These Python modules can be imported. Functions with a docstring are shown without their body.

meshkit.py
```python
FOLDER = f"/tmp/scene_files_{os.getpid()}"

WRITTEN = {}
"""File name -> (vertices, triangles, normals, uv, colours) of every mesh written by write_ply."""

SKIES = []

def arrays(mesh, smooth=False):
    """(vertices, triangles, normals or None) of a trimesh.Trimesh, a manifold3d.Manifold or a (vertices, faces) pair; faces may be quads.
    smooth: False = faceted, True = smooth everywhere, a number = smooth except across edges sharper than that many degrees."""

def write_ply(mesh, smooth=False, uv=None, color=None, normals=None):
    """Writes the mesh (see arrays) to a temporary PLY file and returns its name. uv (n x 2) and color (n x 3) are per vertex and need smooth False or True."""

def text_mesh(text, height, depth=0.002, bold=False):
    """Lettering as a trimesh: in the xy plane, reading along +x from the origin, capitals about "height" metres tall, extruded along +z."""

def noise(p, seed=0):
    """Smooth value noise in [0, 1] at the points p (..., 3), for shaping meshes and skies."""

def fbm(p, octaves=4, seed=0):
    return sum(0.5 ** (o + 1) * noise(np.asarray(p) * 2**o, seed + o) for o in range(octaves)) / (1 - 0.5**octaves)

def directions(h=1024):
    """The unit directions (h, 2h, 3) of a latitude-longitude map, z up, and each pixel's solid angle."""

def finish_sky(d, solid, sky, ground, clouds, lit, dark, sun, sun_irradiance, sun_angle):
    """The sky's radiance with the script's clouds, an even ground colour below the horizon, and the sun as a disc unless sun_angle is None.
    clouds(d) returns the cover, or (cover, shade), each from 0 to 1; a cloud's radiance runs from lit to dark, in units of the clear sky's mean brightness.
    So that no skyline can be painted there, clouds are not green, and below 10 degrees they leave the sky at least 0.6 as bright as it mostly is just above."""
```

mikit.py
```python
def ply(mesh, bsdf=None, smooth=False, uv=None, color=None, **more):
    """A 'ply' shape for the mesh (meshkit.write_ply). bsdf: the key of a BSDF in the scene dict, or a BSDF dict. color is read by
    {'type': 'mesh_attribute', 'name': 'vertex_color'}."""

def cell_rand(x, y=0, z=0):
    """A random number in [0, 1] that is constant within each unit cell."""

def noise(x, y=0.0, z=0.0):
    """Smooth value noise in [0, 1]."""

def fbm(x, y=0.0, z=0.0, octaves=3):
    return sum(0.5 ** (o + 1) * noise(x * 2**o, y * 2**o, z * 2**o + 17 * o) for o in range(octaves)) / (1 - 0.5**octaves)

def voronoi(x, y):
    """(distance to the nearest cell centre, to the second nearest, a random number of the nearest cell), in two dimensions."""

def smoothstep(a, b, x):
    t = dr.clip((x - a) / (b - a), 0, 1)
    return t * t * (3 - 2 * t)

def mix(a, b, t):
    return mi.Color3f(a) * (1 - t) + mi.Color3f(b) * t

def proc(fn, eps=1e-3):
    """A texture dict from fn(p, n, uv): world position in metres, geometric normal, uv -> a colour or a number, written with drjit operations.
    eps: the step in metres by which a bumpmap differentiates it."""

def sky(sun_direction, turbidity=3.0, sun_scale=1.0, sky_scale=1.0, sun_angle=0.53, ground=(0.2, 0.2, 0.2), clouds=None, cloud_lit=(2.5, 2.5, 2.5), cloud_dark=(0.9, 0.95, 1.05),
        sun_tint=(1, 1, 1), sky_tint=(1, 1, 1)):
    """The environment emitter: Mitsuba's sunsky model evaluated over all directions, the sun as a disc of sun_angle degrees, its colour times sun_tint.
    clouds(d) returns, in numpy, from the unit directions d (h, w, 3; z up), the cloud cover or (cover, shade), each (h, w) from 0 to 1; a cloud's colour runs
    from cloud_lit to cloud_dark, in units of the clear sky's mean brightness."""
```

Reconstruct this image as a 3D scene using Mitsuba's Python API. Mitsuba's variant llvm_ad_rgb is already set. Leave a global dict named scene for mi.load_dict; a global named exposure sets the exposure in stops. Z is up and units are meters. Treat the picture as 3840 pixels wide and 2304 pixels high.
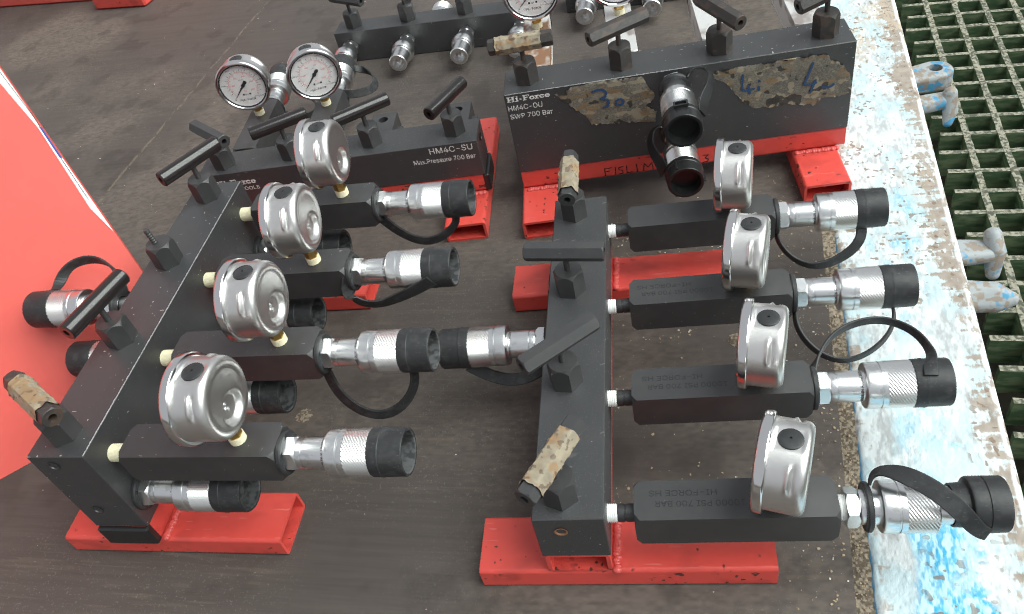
import math, random
import numpy as np, trimesh, mitsuba as mi, drjit as dr
import manifold3d as m3
from scipy.interpolate import CubicSpline
from scipy.spatial import Delaunay
from shapely.geometry import Polygon, LineString, Point
from shapely.geometry import box as sbox
from shapely.ops import unary_union
import mikit, meshkit
from mikit import proc, noise, fbm, voronoi, smoothstep, mix

T4 = mi.ScalarTransform4f
scene, labels = {}, {}

# ------------------------------------------------------------------ camera, sky, exposure
EYE = [0.0553, -0.2894, 0.5907]
scene['camera'] = {'type': 'perspective', 'fov': 63.863, 'fov_axis': 'x', 'near_clip': 0.01, 'far_clip': 200.0,
                   'to_world': T4().look_at(origin=EYE, target=[EYE[0] - 0.1912, EYE[1] + 0.6976, EYE[2] - 0.6905], up=[0.0707, 0.7115, 0.6991])}
scene['daylight'] = mikit.sky([0.63, -0.09, 0.77], turbidity=3, sun_scale=0.85, sun_angle=60, sun_tint=(0.77, 1.0, 1.27), sky_scale=1.0, clouds=lambda d: 1.0,
                              cloud_lit=(1.0, 1.04, 1.10), ground=(0.15, 0.15, 0.15))
exposure = 2.42

# ------------------------------------------------------------------ materials
def principled(color, rough=0.5, metallic=0.0, spec=0.5, **kw):
    return {'type': 'principled', 'base_color': color if isinstance(color, dict) else {'type': 'rgb', 'value': list(color)}, 'roughness': rough, 'metallic': metallic, 'specular': spec, **kw}

def two(b):
    return {'type': 'twosided', 'bsdf': b}

def bump(b, fn, scale, eps=3e-4):
    return {'type': 'bumpmap', 'arbitrary': proc(fn, eps=eps), 'scale': scale, 'bsdf': b}

def mat(name, b):
    scene['material_' + name] = two(b)

def wood_color(p, n, uv):
    u, v = p.x - 0.07 * p.y, p.y + 0.07 * p.x
    g = fbm(u * 9, v * 210, 0.0, 3)
    f = fbm(u * 40, v * 900, 7.0, 2)
    blotch = fbm(p.x * 9, p.y * 9, 3.1, 4)
    c = mix((0.057, 0.0465, 0.0420), (0.084, 0.0690, 0.0620), 0.55 * g + 0.45 * f)
    far = smoothstep(0.42, 0.62, fbm(p.x * 3.5, p.y * 3.5, 9.0, 3))
    c = mix(c, (0.155, 0.126, 0.105), far * 0.75 * fbm(p.x * 160, p.y * 300, 2.0, 2))
    scuff = smoothstep(0.62, 0.78, fbm(u * 30, v * 420, 5.0, 3)) * smoothstep(0.45, 0.62, blotch)
    c = mix(c, (0.15, 0.12, 0.09), scuff * 0.22)
    dust = smoothstep(0.80, 0.93, noise(p.x * 900, p.y * 900, 1.0)) * smoothstep(0.3, 0.7, blotch)
    c = mix(c, (0.18, 0.165, 0.145), dust * 0.4)
    stain = smoothstep(0.55, 0.75, fbm(p.x * 26, p.y * 26, 12.0, 4))
    c = mix(c, (0.030, 0.024, 0.021), stain * 0.35)
    d = dr.abs(p.x - (-0.661 + (p.y - 1.19) * 0.112) + 0.004 * (fbm(p.y * 25, 0, 4.0, 2) - 0.5))
    line = (1 - smoothstep(0.001, 0.0035, d)) * smoothstep(0.35, 0.6, fbm(p.x * 300, p.y * 120, 8.0, 2)) * smoothstep(0.35, 0.5, p.y)
    return mix(c, (0.24, 0.19, 0.14), line * 0.35)

def wood_bump(p, n, uv):
    u, v = p.x - 0.07 * p.y, p.y + 0.07 * p.x
    return fbm(u * 25, v * 520, 0.0, 3) + 0.5 * noise(p.x * 500, p.y * 500, 2.0)

mat('wood', bump(principled({**proc(wood_color)}, 0.62, spec=0.35), wood_bump, 0.00025))

def grain(p, n, uv):
    return noise(p.x * 1100, p.y * 1100, p.z * 1100) + 0.6 * noise(p.x * 2100, p.y * 2100, p.z * 2100)

def coat_color(p, n, uv):
    sp = smoothstep(0.80, 0.92, noise(p.x * 1500, p.y * 1500, p.z * 1500))
    dust = smoothstep(0.45, 0.75, fbm(p.x * 60, p.y * 60, p.z * 60, 3))
    chip = smoothstep(0.955, 0.975, noise(p.x * 330, p.y * 330, p.z * 330))
    c = mix((0.036, 0.0365, 0.0385), (0.080, 0.072, 0.078), sp * 0.8)
    c = mix(c, (0.05, 0.045, 0.043), dust * 0.25)
    scr = smoothstep(0.80, 0.84, fbm(p.x * 90 + p.y * 30, p.y * 420 - p.x * 150, p.z * 420, 2)) * smoothstep(0.52, 0.6, fbm(p.x * 28, p.y * 28, p.z * 28 + 5.0, 2))
    c = mix(c, (0.16, 0.155, 0.15), scr * 0.6)
    return mix(c, (0.35, 0.33, 0.30), chip)

mat('coat', bump(principled(proc(coat_color), 0.42, spec=0.75), grain, 0.00018))

def steel_color(p, n, uv):
    w = smoothstep(0.3, 0.9, fbm(p.x * 40, p.y * 40, p.z * 40, 3))
    chip = smoothstep(0.95, 0.98, noise(p.x * 420, p.y * 420, p.z * 420))
    return mix(mix((0.0290, 0.0288, 0.0300), (0.040, 0.0385, 0.0385), w), (0.22, 0.2, 0.19), chip * 0.7)

mat('black_steel', principled(proc(steel_color), 0.44, spec=0.8))
mat('black_polish', principled((0.016, 0.013, 0.013), 0.16, spec=0.6))
mat('bare_edge', principled((0.26, 0.255, 0.25), 0.5, metallic=0.4))

def rusty_color(p, n, uv):
    r = smoothstep(0.5, 0.66, fbm(p.x * 120, p.y * 120, p.z * 120, 3))
    return mix((0.036, 0.032, 0.030), (0.095, 0.058, 0.042), r * 0.5)

mat('worn_steel', principled(proc(rusty_color), 0.45, spec=0.5))

def rustbar_color(p, n, uv):
    r = smoothstep(0.40, 0.58, fbm(p.x * 70, p.y * 45, p.z * 70, 3))
    return mix((0.55, 0.53, 0.51), (0.20, 0.105, 0.06), r)

mat('rust_bar', principled(proc(rustbar_color), 0.5, spec=0.4))

def bare_color(p, n, uv):
    r = smoothstep(0.52, 0.7, fbm(p.x * 60, p.y * 40, p.z * 60, 3))
    return mix((0.62, 0.61, 0.60), (0.24, 0.19, 0.17), r * 0.8)

mat('bare_bar', principled(proc(bare_color), 0.4, metallic=0.35))

def red_color(p, n, uv):
    chip = smoothstep(0.70, 0.75, fbm(p.x * 230, p.y * 230, p.z * 230, 2)) * smoothstep(0.48, 0.6, fbm(p.x * 30, p.y * 30, p.z * 30, 2))
    scr = smoothstep(0.78, 0.84, fbm(p.x * 60 + p.y * 20, p.y * 520, p.z * 520, 2)) * smoothstep(0.5, 0.6, fbm(p.x * 22, p.y * 22, p.z * 22 + 5.0, 2))
    dirt = smoothstep(0.55, 0.8, fbm(p.x * 38, p.y * 55, p.z * 38, 3))
    c = mix((0.61, 0.070, 0.055), (0.47, 0.056, 0.045), dirt)
    c = mix(c, (0.68, 0.18, 0.16), scr * 0.6)
    return mix(c, (0.05, 0.025, 0.02), chip * 0.9)

mat('red_paint', bump(principled(proc(red_color), 0.36, spec=0.5), lambda p, n, uv: fbm(p.x * 260, p.y * 260, p.z * 260, 2), 0.00025))
mat('weld_paint', principled((0.58, 0.09, 0.08), 0.32))

def box_color(p, n, uv):
    return mix((0.64, 0.095, 0.075), (0.60, 0.088, 0.070), fbm(p.x * 30, p.y * 30, p.z * 30, 3))

mat('box_paint', principled(proc(box_color), 0.45, spec=0.4))
mat('sticker_white', principled((0.8, 0.8, 0.8), 0.3))
mat('sticker_blue', principled((0.02, 0.05, 0.30), 0.35))

def zinc_color(p, n, uv):
    s = smoothstep(0.62, 0.72, fbm(p.x * 240, p.y * 240, p.z * 240, 3))
    return mix((0.80, 0.81, 0.81), (0.42, 0.40, 0.37), s * 0.35)

mat('zinc', principled(proc(zinc_color), 0.27, metallic=1.0))
mat('knurl', principled((0.80, 0.80, 0.79), 0.34, metallic=1.0))
mat('stamp', principled((0.16, 0.15, 0.15), 0.4, metallic=0.8))

def inox_color(p, n, uv):
    s = smoothstep(0.55, 0.75, fbm(p.x * 130, p.y * 130, p.z * 130, 3))
    return mix((0.78, 0.765, 0.745), (0.68, 0.66, 0.64), s * 0.4)

mat('inox', principled(proc(inox_color), 0.36, metallic=1.0))
mat('chrome', principled((0.76, 0.755, 0.75), 0.12, metallic=1.0))
mat('brass', principled((0.62, 0.40, 0.13), 0.3, metallic=1.0))
mat('tape_white', principled((0.82, 0.82, 0.80), 0.55))
mat('tape_cream', principled((0.66, 0.61, 0.43), 0.6))

def rubber_color(p, n, uv):
    d = smoothstep(0.45, 0.75, fbm(p.x * 150, p.y * 150, p.z * 150, 3))
    s = smoothstep(0.85, 0.95, noise(p.x * 900, p.y * 900, p.z * 900))
    return mix(mix((0.022, 0.0225, 0.024), (0.038, 0.038, 0.039), d), (0.16, 0.15, 0.14), s * 0.35)

mat('rubber', principled(proc(rubber_color), 0.50, spec=0.45))

def dusty_color(p, n, uv):
    d = smoothstep(0.35, 0.6, fbm(p.x * 240, p.y * 240, p.z * 240, 3))
    return mix((0.035, 0.036, 0.038), (0.085, 0.086, 0.088), d)

mat('dusty_rubber', principled(proc(dusty_color), 0.7, spec=0.3))
mat('black_plastic', principled((0.014, 0.0145, 0.015), 0.3, spec=0.5))
mat('dark_hole', principled((0.02, 0.015, 0.012), 0.7))
mat('rust_hole', principled((0.22, 0.10, 0.05), 0.7))

def tape_color(p, n, uv):
    a = fbm(p.x * 170, p.y * 170, p.z * 170, 3)
    b = smoothstep(0.50, 0.62, fbm(p.x * 110, p.y * 110, p.z * 110 + 4.0, 3))
    c = mix((0.165, 0.142, 0.112), (0.37, 0.31, 0.22), a)
    c = mix(c, (0.27, 0.155, 0.070), b * 0.65)
    k = smoothstep(0.60, 0.72, fbm(p.x * 260, p.y * 260, p.z * 260 + 9.0, 2))
    return mix(c, (0.10, 0.062, 0.045), k * 0.7)

mat('masking_tape', principled(proc(tape_color), 0.6, spec=0.3))

def label_color(p, n, uv):
    a = fbm(p.x * 60, p.z * 60, p.y * 60, 4)
    f = noise(p.x * 900, p.z * 1100, 1.0)
    c = mix((0.100, 0.094, 0.080), (0.185, 0.163, 0.128), smoothstep(0.3, 0.7, 0.6 * a + 0.4 * f))
    flake = smoothstep(0.60, 0.66, fbm(p.x * 120, p.z * 170, 6.0, 3))
    c = mix(c, (0.29, 0.245, 0.175), flake * 0.7)
    brown = smoothstep(0.60, 0.70, fbm(p.x * 70, p.z * 240, 3.0, 3))
    c = mix(c, (0.20, 0.125, 0.06), brown * 0.7)
    black = smoothstep(0.68, 0.71, fbm(p.x * 75, p.z * 85, 15.0, 3))
    return mix(c, (0.022, 0.022, 0.022), black * 0.85)

mat('torn_label', principled(proc(label_color), 0.55, spec=0.35))
mat('print_white', principled((0.62, 0.60, 0.58), 0.5))
mat('ink_blue', principled((0.020, 0.050, 0.12), 0.6))
mat('ink_black', principled((0.03, 0.012, 0.012), 0.4))
mat('engraving', principled((0.020, 0.020, 0.021), 0.3))
mat('dial_white', principled((0.80, 0.77, 0.76), 0.6))
mat('print_black', principled((0.02, 0.02, 0.022), 0.5))
mat('print_red', principled((0.75, 0.16, 0.14), 0.5))
scene['material_window_glass'] = {'type': 'thindielectric', 'int_ior': 1.5}

BD = np.array([0.1115, 1.0]) / math.hypot(0.1115, 1.0)      # direction of the bench edge and the floor grating
BX0 = 0.1796

def beam_st(p):
    t = (p.x - BX0 - 0.1115 * p.y) * 0.994
    return p.y, t

def beam_color(p, n, uv):
    s, t = beam_st(p)
    big = fbm(p.x * 20, p.y * 9, 1.0, 4)
    mid = fbm(t * 90, s * 50, 11.0, 3)
    fine = fbm(t * 420, s * 160, 2.0, 3)
    ragged = fbm(t * 40, s * 190, 5.0, 3)
    white = mix((0.60, 0.645, 0.65), (0.38, 0.40, 0.405), smoothstep(0.38, 0.72, 0.5 * mid + 0.5 * fine))
    white = mix(white, (0.42, 0.60, 0.66), 0.5 * smoothstep(0.50, 0.66, fbm(t * 60, s * 30, 31.0, 4)))
    zone = smoothstep(0.020, 0.040, t) * (1 - smoothstep(0.068, 0.082, t + 0.02 * (ragged - 0.5))) * (1 - smoothstep(0.02, 0.42, s))
    blue = smoothstep(0.0, 0.20, 0.45 * big + 0.35 * mid + 0.2 * fine - 0.60 + 0.30 * zone)
    c = mix(white, mix((0.05, 0.36, 0.58), (0.46, 0.68, 0.76), smoothstep(0.3, 0.7, fine)), blue)
    rust = smoothstep(-0.01, 0.12, 0.36 * big + 0.38 * ragged + 0.26 * fine - 0.665 + 0.25 * smoothstep(0.078, 0.104, t) + 0.05 * smoothstep(0.3, 0.7, s) + 0.17 * (1 - smoothstep(0.008, 0.032, t)))
    brown = mix((0.23, 0.185, 0.150), (0.42, 0.365, 0.315), fbm(p.x * 130, p.y * 130, 8.0, 3))
    c = mix(c, brown, rust)
    tan = smoothstep(0.52, 0.64, fbm(p.x * 16, p.y * 16, 21.0, 4)) * smoothstep(0.3, 0.6, s)
    c = mix(c, (0.50, 0.40, 0.30), tan * 0.6 * smoothstep(0.35, 0.6, fine))
    spots = smoothstep(0.72, 0.76, fbm(p.x * 190, p.y * 190, 4.0, 2)) * smoothstep(0.45, 0.55, big)
    c = mix(c, (0.20, 0.14, 0.10), spots * 0.8)
    lip = (1 - smoothstep(0.0015, 0.0045, t)) * smoothstep(0.35, 0.5, fbm(s * 60, t * 200, 6.0, 2))
    c = mix(c, (0.02, 0.24, 0.45), lip)
    rim = smoothstep(0.107, 0.1105, t) * smoothstep(0.40, 0.55, fbm(s * 60, t * 200, 16.0, 2))
    return mix(c, (0.70, 0.70, 0.70), rim)

def beam_bump(p, n, uv):
    return fbm(p.x * 90, p.y * 90, p.z * 90, 3) + 0.4 * fbm(p.x * 400, p.y * 400, 1.0, 2)

mat('beam_paint', bump(principled(proc(beam_color), 0.5, spec=0.4), beam_bump, 0.0014))

def lug_color(p, n, uv):
    b = smoothstep(0.56, 0.64, fbm(p.x * 80, p.y * 80, p.z * 80, 3))
    d = smoothstep(0.5, 0.62, fbm(p.x * 140, p.y * 140, p.z * 140 + 3.0, 3))
    c = mix((0.30, 0.32, 0.33), (0.06, 0.25, 0.42), b)
    return mix(c, (0.24, 0.18, 0.13), d * 0.8)

mat('lug_paint', principled(proc(lug_color), 0.5))

def grate_color(p, n, uv):
    top = smoothstep(0.5, 0.9, n.z)
    g = fbm(p.x * 350, p.y * 350, p.z * 350, 3)
    grit = mix((0.08, 0.085, 0.062), (0.30, 0.28, 0.22), smoothstep(0.35, 0.65, g))
    side = mix((0.055, 0.10, 0.050), (0.14, 0.18, 0.10), smoothstep(0.35, 0.7, fbm(p.x * 60, p.y * 60, p.z * 160, 3)))
    return mix(side, grit, top)

mat('grating', principled(proc(grate_color), 0.75, spec=0.3))

def sand_color(p, n, uv):
    g = fbm(p.x * 500, p.y * 500, 1.0, 2)
    return mix((0.12, 0.095, 0.070), (0.29, 0.24, 0.185), smoothstep(0.35, 0.7, g))

mat('sand', bump(principled(proc(sand_color), 0.9, spec=0.2), lambda p, n, uv: fbm(p.x * 450, p.y * 450, 1.0, 2), 0.0015))
mat('grit_tan', principled((0.38, 0.29, 0.19), 0.8))
mat('grit_pale', principled((0.62, 0.58, 0.52), 0.8))

def dirt_color(p, n, uv):
    return mix((0.012, 0.012, 0.010), (0.07, 0.062, 0.045), fbm(p.x * 60, p.y * 60, 1.0, 4))

mat('dirt', principled(proc(dirt_color), 0.9, spec=0.2))

# ------------------------------------------------------------------ placing
def trans(x, y, z):
    m = np.eye(4); m[:3, 3] = (x, y, z); return m

def rot(axis, deg):
    a = math.radians(deg); c, s = math.cos(a), math.sin(a); m = np.eye(4)
    i, j = {'x': (1, 2), 'y': (2, 0), 'z': (0, 1)}[axis]
    m[i, i] = c; m[j, j] = c; m[i, j] = -s; m[j, i] = s
    return m

RX = rot('x', 0)
Z2X = np.array([[0, 0, 1, 0], [1, 0, 0, 0], [0, 1, 0, 0], [0, 0, 0, 1.0]])      # a profile in (y, z) extruded along x

used, cache = set(), {}

def numbered(name):
    k, i = name, 0
    while k in used:
        i += 1; k = f'{name}_{i:03d}'
    used.add(k)
    return k

def add(name, mesh, m, M=None, smooth=30):
    key = numbered(name)
    c = (id(mesh), m, smooth)
    if c not in cache:
        cache[c] = (mesh, mikit.ply(mesh, 'material_' + m, smooth=smooth))
    d = dict(cache[c][1])
    if M is not None:
        d['to_world'] = T4(np.asarray(M, float))
    scene[key] = d
    return key

def thing(name, label, cat, group=None):
    key = numbered(name)
    labels[key] = {'label': label, 'category': cat, **({'group': group} if group else {})}
    return key

def tag(key, label=None, cat=None, group=None, kind=None):
    labels[key] = {k: v for k, v in dict(label=label, category=cat, group=group, kind=kind).items() if v}
    return key

# ------------------------------------------------------------------ meshes
def tm(man):
    a = man.to_mesh()
    return trimesh.Trimesh(np.array(a.vert_properties[:, :3]), np.array(a.tri_verts), process=False)

def moved(mesh, M):
    r = mesh.copy(); r.apply_transform(M); return r

def join(*ms):
    return trimesh.util.concatenate(list(ms))

def lathe(prof, n=48, fn=None):
    """prof: (x, r) along the local x axis; closed with caps where r = 0."""
    prof = np.asarray(prof, float); t = np.arange(n) * 2 * np.pi / n
    X = np.repeat(prof[:, 0][:, None], n, 1); R = np.repeat(prof[:, 1][:, None], n, 1); TH = np.repeat(t[None], len(prof), 0)
    if fn is not None:
        X, R = fn(X, R, TH)
    v = np.stack([X, R * np.cos(TH), R * np.sin(TH)], -1).reshape(-1, 3)
    i, j = np.meshgrid(np.arange(len(prof) - 1), np.arange(n), indexing='ij')
    a, b, c, d = i * n + j, i * n + (j + 1) % n, (i + 1) * n + (j + 1) % n, (i + 1) * n + j
    f = np.vstack([np.stack([a, c, b], -1).reshape(-1, 3), np.stack([a, d, c], -1).reshape(-1, 3)])
    m = trimesh.Trimesh(v, f, process=False); m.merge_vertices(); m.update_faces(m.nondegenerate_faces())
    return m

def cbox(x0, x1, y0, y1, z0, z1, ch=0.0006):
    pts = []
    for x, sx in ((x0, 1), (x1, -1)):
        for y, sy in ((y0, 1), (y1, -1)):
            for z, sz in ((z0, 1), (z1, -1)):
                pts += [(x + sx * ch, y + sy * ch, z), (x + sx * ch, y, z + sz * ch), (x, y + sy * ch, z + sz * ch)]
    return trimesh.convex.convex_hull(np.array(pts))

def rrect(w, h, r, n=5):
    return sbox(-w / 2 + r, -h / 2 + r, w / 2 - r, h / 2 - r).buffer(r, quad_segs=n)

def tube_x(w, h, L, wall=0.0028, r=0.004):
    """rectangular tube along x from 0 to L, w across y, h up from z = 0"""
    p = rrect(w, h, r).difference(rrect(w - 2 * wall, h - 2 * wall, max(r - wall, 0.0008)))
    m = trimesh.creation.extrude_polygon(p, L, engine='earcut')
    m.apply_transform(trans(0, 0, h / 2) @ Z2X)
    return m

def hexa(af, x0, x1, c0=0.0, c1=0.0, hole=0.0):
    """hexagon bar along x, its corners turned off by cones at either end"""
    R = af / math.sqrt(3)
    b = m3.Manifold.cylinder(x1 - x0, R, R, 6)
    ri = af / 2
    prof = [(0, 0), (ri - 0.0003 if c0 else R + 1e-3, 0), (R + 1e-4 if c0 else R + 1e-3, c0 if c0 else 0.0001), (R + 1e-4 if c1 else R + 1e-3, x1 - x0 - (c1 if c1 else 0.0001)), (ri - 0.0003 if c1 else R + 1e-3, x1 - x0), (0, x1 - x0)]
    b = b ^ m3.Manifold.revolve(m3.CrossSection([prof]), 48)
    if hole:
        for z in (-0.001, x1 - x0 - 0.011):
            b = b - m3.Manifold.cylinder(0.012, hole, hole, 20).translate([0, 0, z])
    m = tm(b); m.apply_transform(trans(x0, 0, 0) @ Z2X)
    return m

def square_bar(L, s=0.0312, c=0.0042, end=0.0186):
    h = s / 2
    b = m3.Manifold.cube([s, s, L], True).translate([0, 0, L / 2])
    R = 0.0225
    b = b ^ m3.Manifold.revolve(m3.CrossSection([[(0, 0), (end, 0), (R, c), (R, L - c), (end, L), (0, L)]]), 64)
    m = tm(b); m.apply_transform(Z2X)
    return m

def hull_spheres(ps, sub=2):
    pts = []
    for x, y, z, r in ps:
        s = trimesh.creation.icosphere(sub, r); pts.append(s.vertices + [x, y, z])
    return trimesh.convex.convex_hull(np.vstack(pts))

def strap_mesh(pts, w, hw, th=0.0011, n=40):
    pts = np.asarray(pts, float)
    s = np.concatenate([[0], np.cumsum(np.linalg.norm(np.diff(pts, axis=0), axis=1))])
    cs = CubicSpline(s, pts); u = np.linspace(0, s[-1], n); p = cs(u); t = cs(u, 1); t /= np.linalg.norm(t, axis=1, keepdims=True)
    if isinstance(w, tuple) and w[0] == 'twist':                 # turned out of the loop's plane by so many degrees
        nv = np.asarray(w[1], float); tw = np.radians(np.interp(u / s[-1], np.linspace(0, 1, len(w[2])), w[2]))[:, None]
        w = np.cos(tw) * nv + np.sin(tw) * np.cross(nv, t)
    elif np.ndim(w) == 1:
        w = np.repeat(np.asarray(w, float)[None], n, 0)
    else:
        w = CubicSpline(s, np.asarray(w, float))(u)
    w = w - (w * t).sum(1, keepdims=True) * t; w /= np.linalg.norm(w, axis=1, keepdims=True)
    nn = np.cross(t, w)
    hw = np.interp(u / s[-1], np.linspace(0, 1, len(np.atleast_1d(hw))), np.atleast_1d(hw))[:, None]
    c = th * 0.5
    ring = [w * hw + nn * (th - c) , w * (hw - c) + nn * th, -w * (hw - c) + nn * th, -w * hw + nn * (th - c), -w * hw - nn * (th - c), -w * (hw - c) - nn * th, w * (hw - c) - nn * th, w * hw - nn * (th - c)]
    v = np.stack([p + r for r in ring], 1).reshape(-1, 3); k = 8
    f = []
    for i in range(n - 1):
        for j in range(k):
            a, b, cc, d = i * k + j, i * k + (j + 1) % k, (i + 1) * k + (j + 1) % k, (i + 1) * k + j
            f += [(a, b, cc), (a, cc, d)]
    for j in range(1, k - 1):
        f += [(0, j + 1, j), ((n - 1) * k, (n - 1) * k + j, (n - 1) * k + j + 1)]
    m = trimesh.Trimesh(v, np.array(f), process=False); trimesh.repair.fix_normals(m)
    return m

def sheet(poly, step, disp, th=0.0003):
    """an uneven sheet of the outline poly in the xz plane, its face towards -y"""
    x0, y0, x1, y1 = poly.bounds
    g = np.stack(np.meshgrid(np.arange(x0, x1, step), np.arange(y0, y1, step)), -1).reshape(-1, 2)
    rs = np.random.RandomState(3); g = g + rs.uniform(-0.3, 0.3, g.shape) * step
    inner = poly.buffer(-step * 0.5)
    g = np.array([q for q in g if inner.contains(Point(q))])
    L = poly.exterior.length; e = np.array([poly.exterior.interpolate(d).coords[0] for d in np.arange(0, L, step)])
    p = np.vstack([g, e]); t = Delaunay(p).simplices
    t = np.array([q for q in t if poly.buffer(1e-5).contains(Point(p[q].mean(0)))])
    y = -th - disp * meshkit.fbm(np.c_[p * 120, np.zeros(len(p))], 3, seed=5) ; y[len(g):] = np.where(rs.rand(len(e)) < 0.25, y[len(g):] * 2.2, -th)
    v = np.c_[p[:, 0], y, p[:, 1]]
    m = trimesh.Trimesh(v, t, process=False)
    if m.face_normals[:, 1].mean() > 0:
        m.invert()
    return m

def ragged(pts, amp, seed, step=0.002):
    poly = Polygon(pts); rs = np.random.RandomState(seed); L = poly.exterior.length
    q = np.array([poly.exterior.interpolate(d).coords[0] for d in np.arange(0, L, step)])
    g = Polygon(q + rs.normal(0, amp, q.shape)).buffer(0)
    return max(getattr(g, 'geoms', [g]), key=lambda a: a.area)

def strokes(lines, w, th=0.00012):
    """pen strokes in the xy plane"""
    g = unary_union([LineString(l).buffer(w / 2, quad_segs=4) for l in lines])
    return join(*[trimesh.creation.extrude_polygon(q, th, engine='earcut') for q in getattr(g, 'geoms', [g])])

def text(s, x0, x1, y, cap, bold=False, th=0.00012):
    m = meshkit.text_mesh(s, cap, th, bold)
    b = m.bounds; k = (x1 - x0) / (b[1, 0] - b[0, 0])
    m.apply_transform(np.diag([k, 1, 1, 1.0])); m.apply_transform(trans(x0 - b[0, 0] * k, y, 0))
    return m

# ------------------------------------------------------------------ the setting: deck, bench edge, floor
deck = [(-3.0, -1.6), (0.1687 - 0.1115 * 1.6, -1.6), (0.1687 + 0.1115 * 3.0, 3.0), (-3.0, 3.0)]
m = trimesh.creation.extrude_polygon(Polygon(deck), 0.02, engine='earcut'); m.apply_translation([0, 0, -0.02])
tag(add('plywood_deck', m, 'wood', smooth=False), 'dark brown scuffed plywood deck', None, None, 'structure')
rs = np.random.RandomState(1)
for px, py, r in ((-0.3041, 0.1773, 0.0085), (0.112, 0.2425, 0.008)):
    t = np.linspace(0, 2 * np.pi, 40, endpoint=False); rr = r * (1 + 0.06 * rs.randn(40))
    v = [(px, py, 0.0012)] + [(px + rr[i] * math.cos(t[i]), py + rr[i] * math.sin(t[i]), 0.0003) for i in range(40)]
    add('plywood_deck__screw_plug', trimesh.Trimesh(v, [(0, 1 + i, 1 + (i + 1) % 40) for i in range(40)], process=False), 'sand', smooth=True)
tag(add('ground', cbox(-20, 20, -20, 20, -0.75, -0.25), 'dirt', smooth=False), 'dark dirt below the floor grating', None, None, 'structure')

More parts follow.
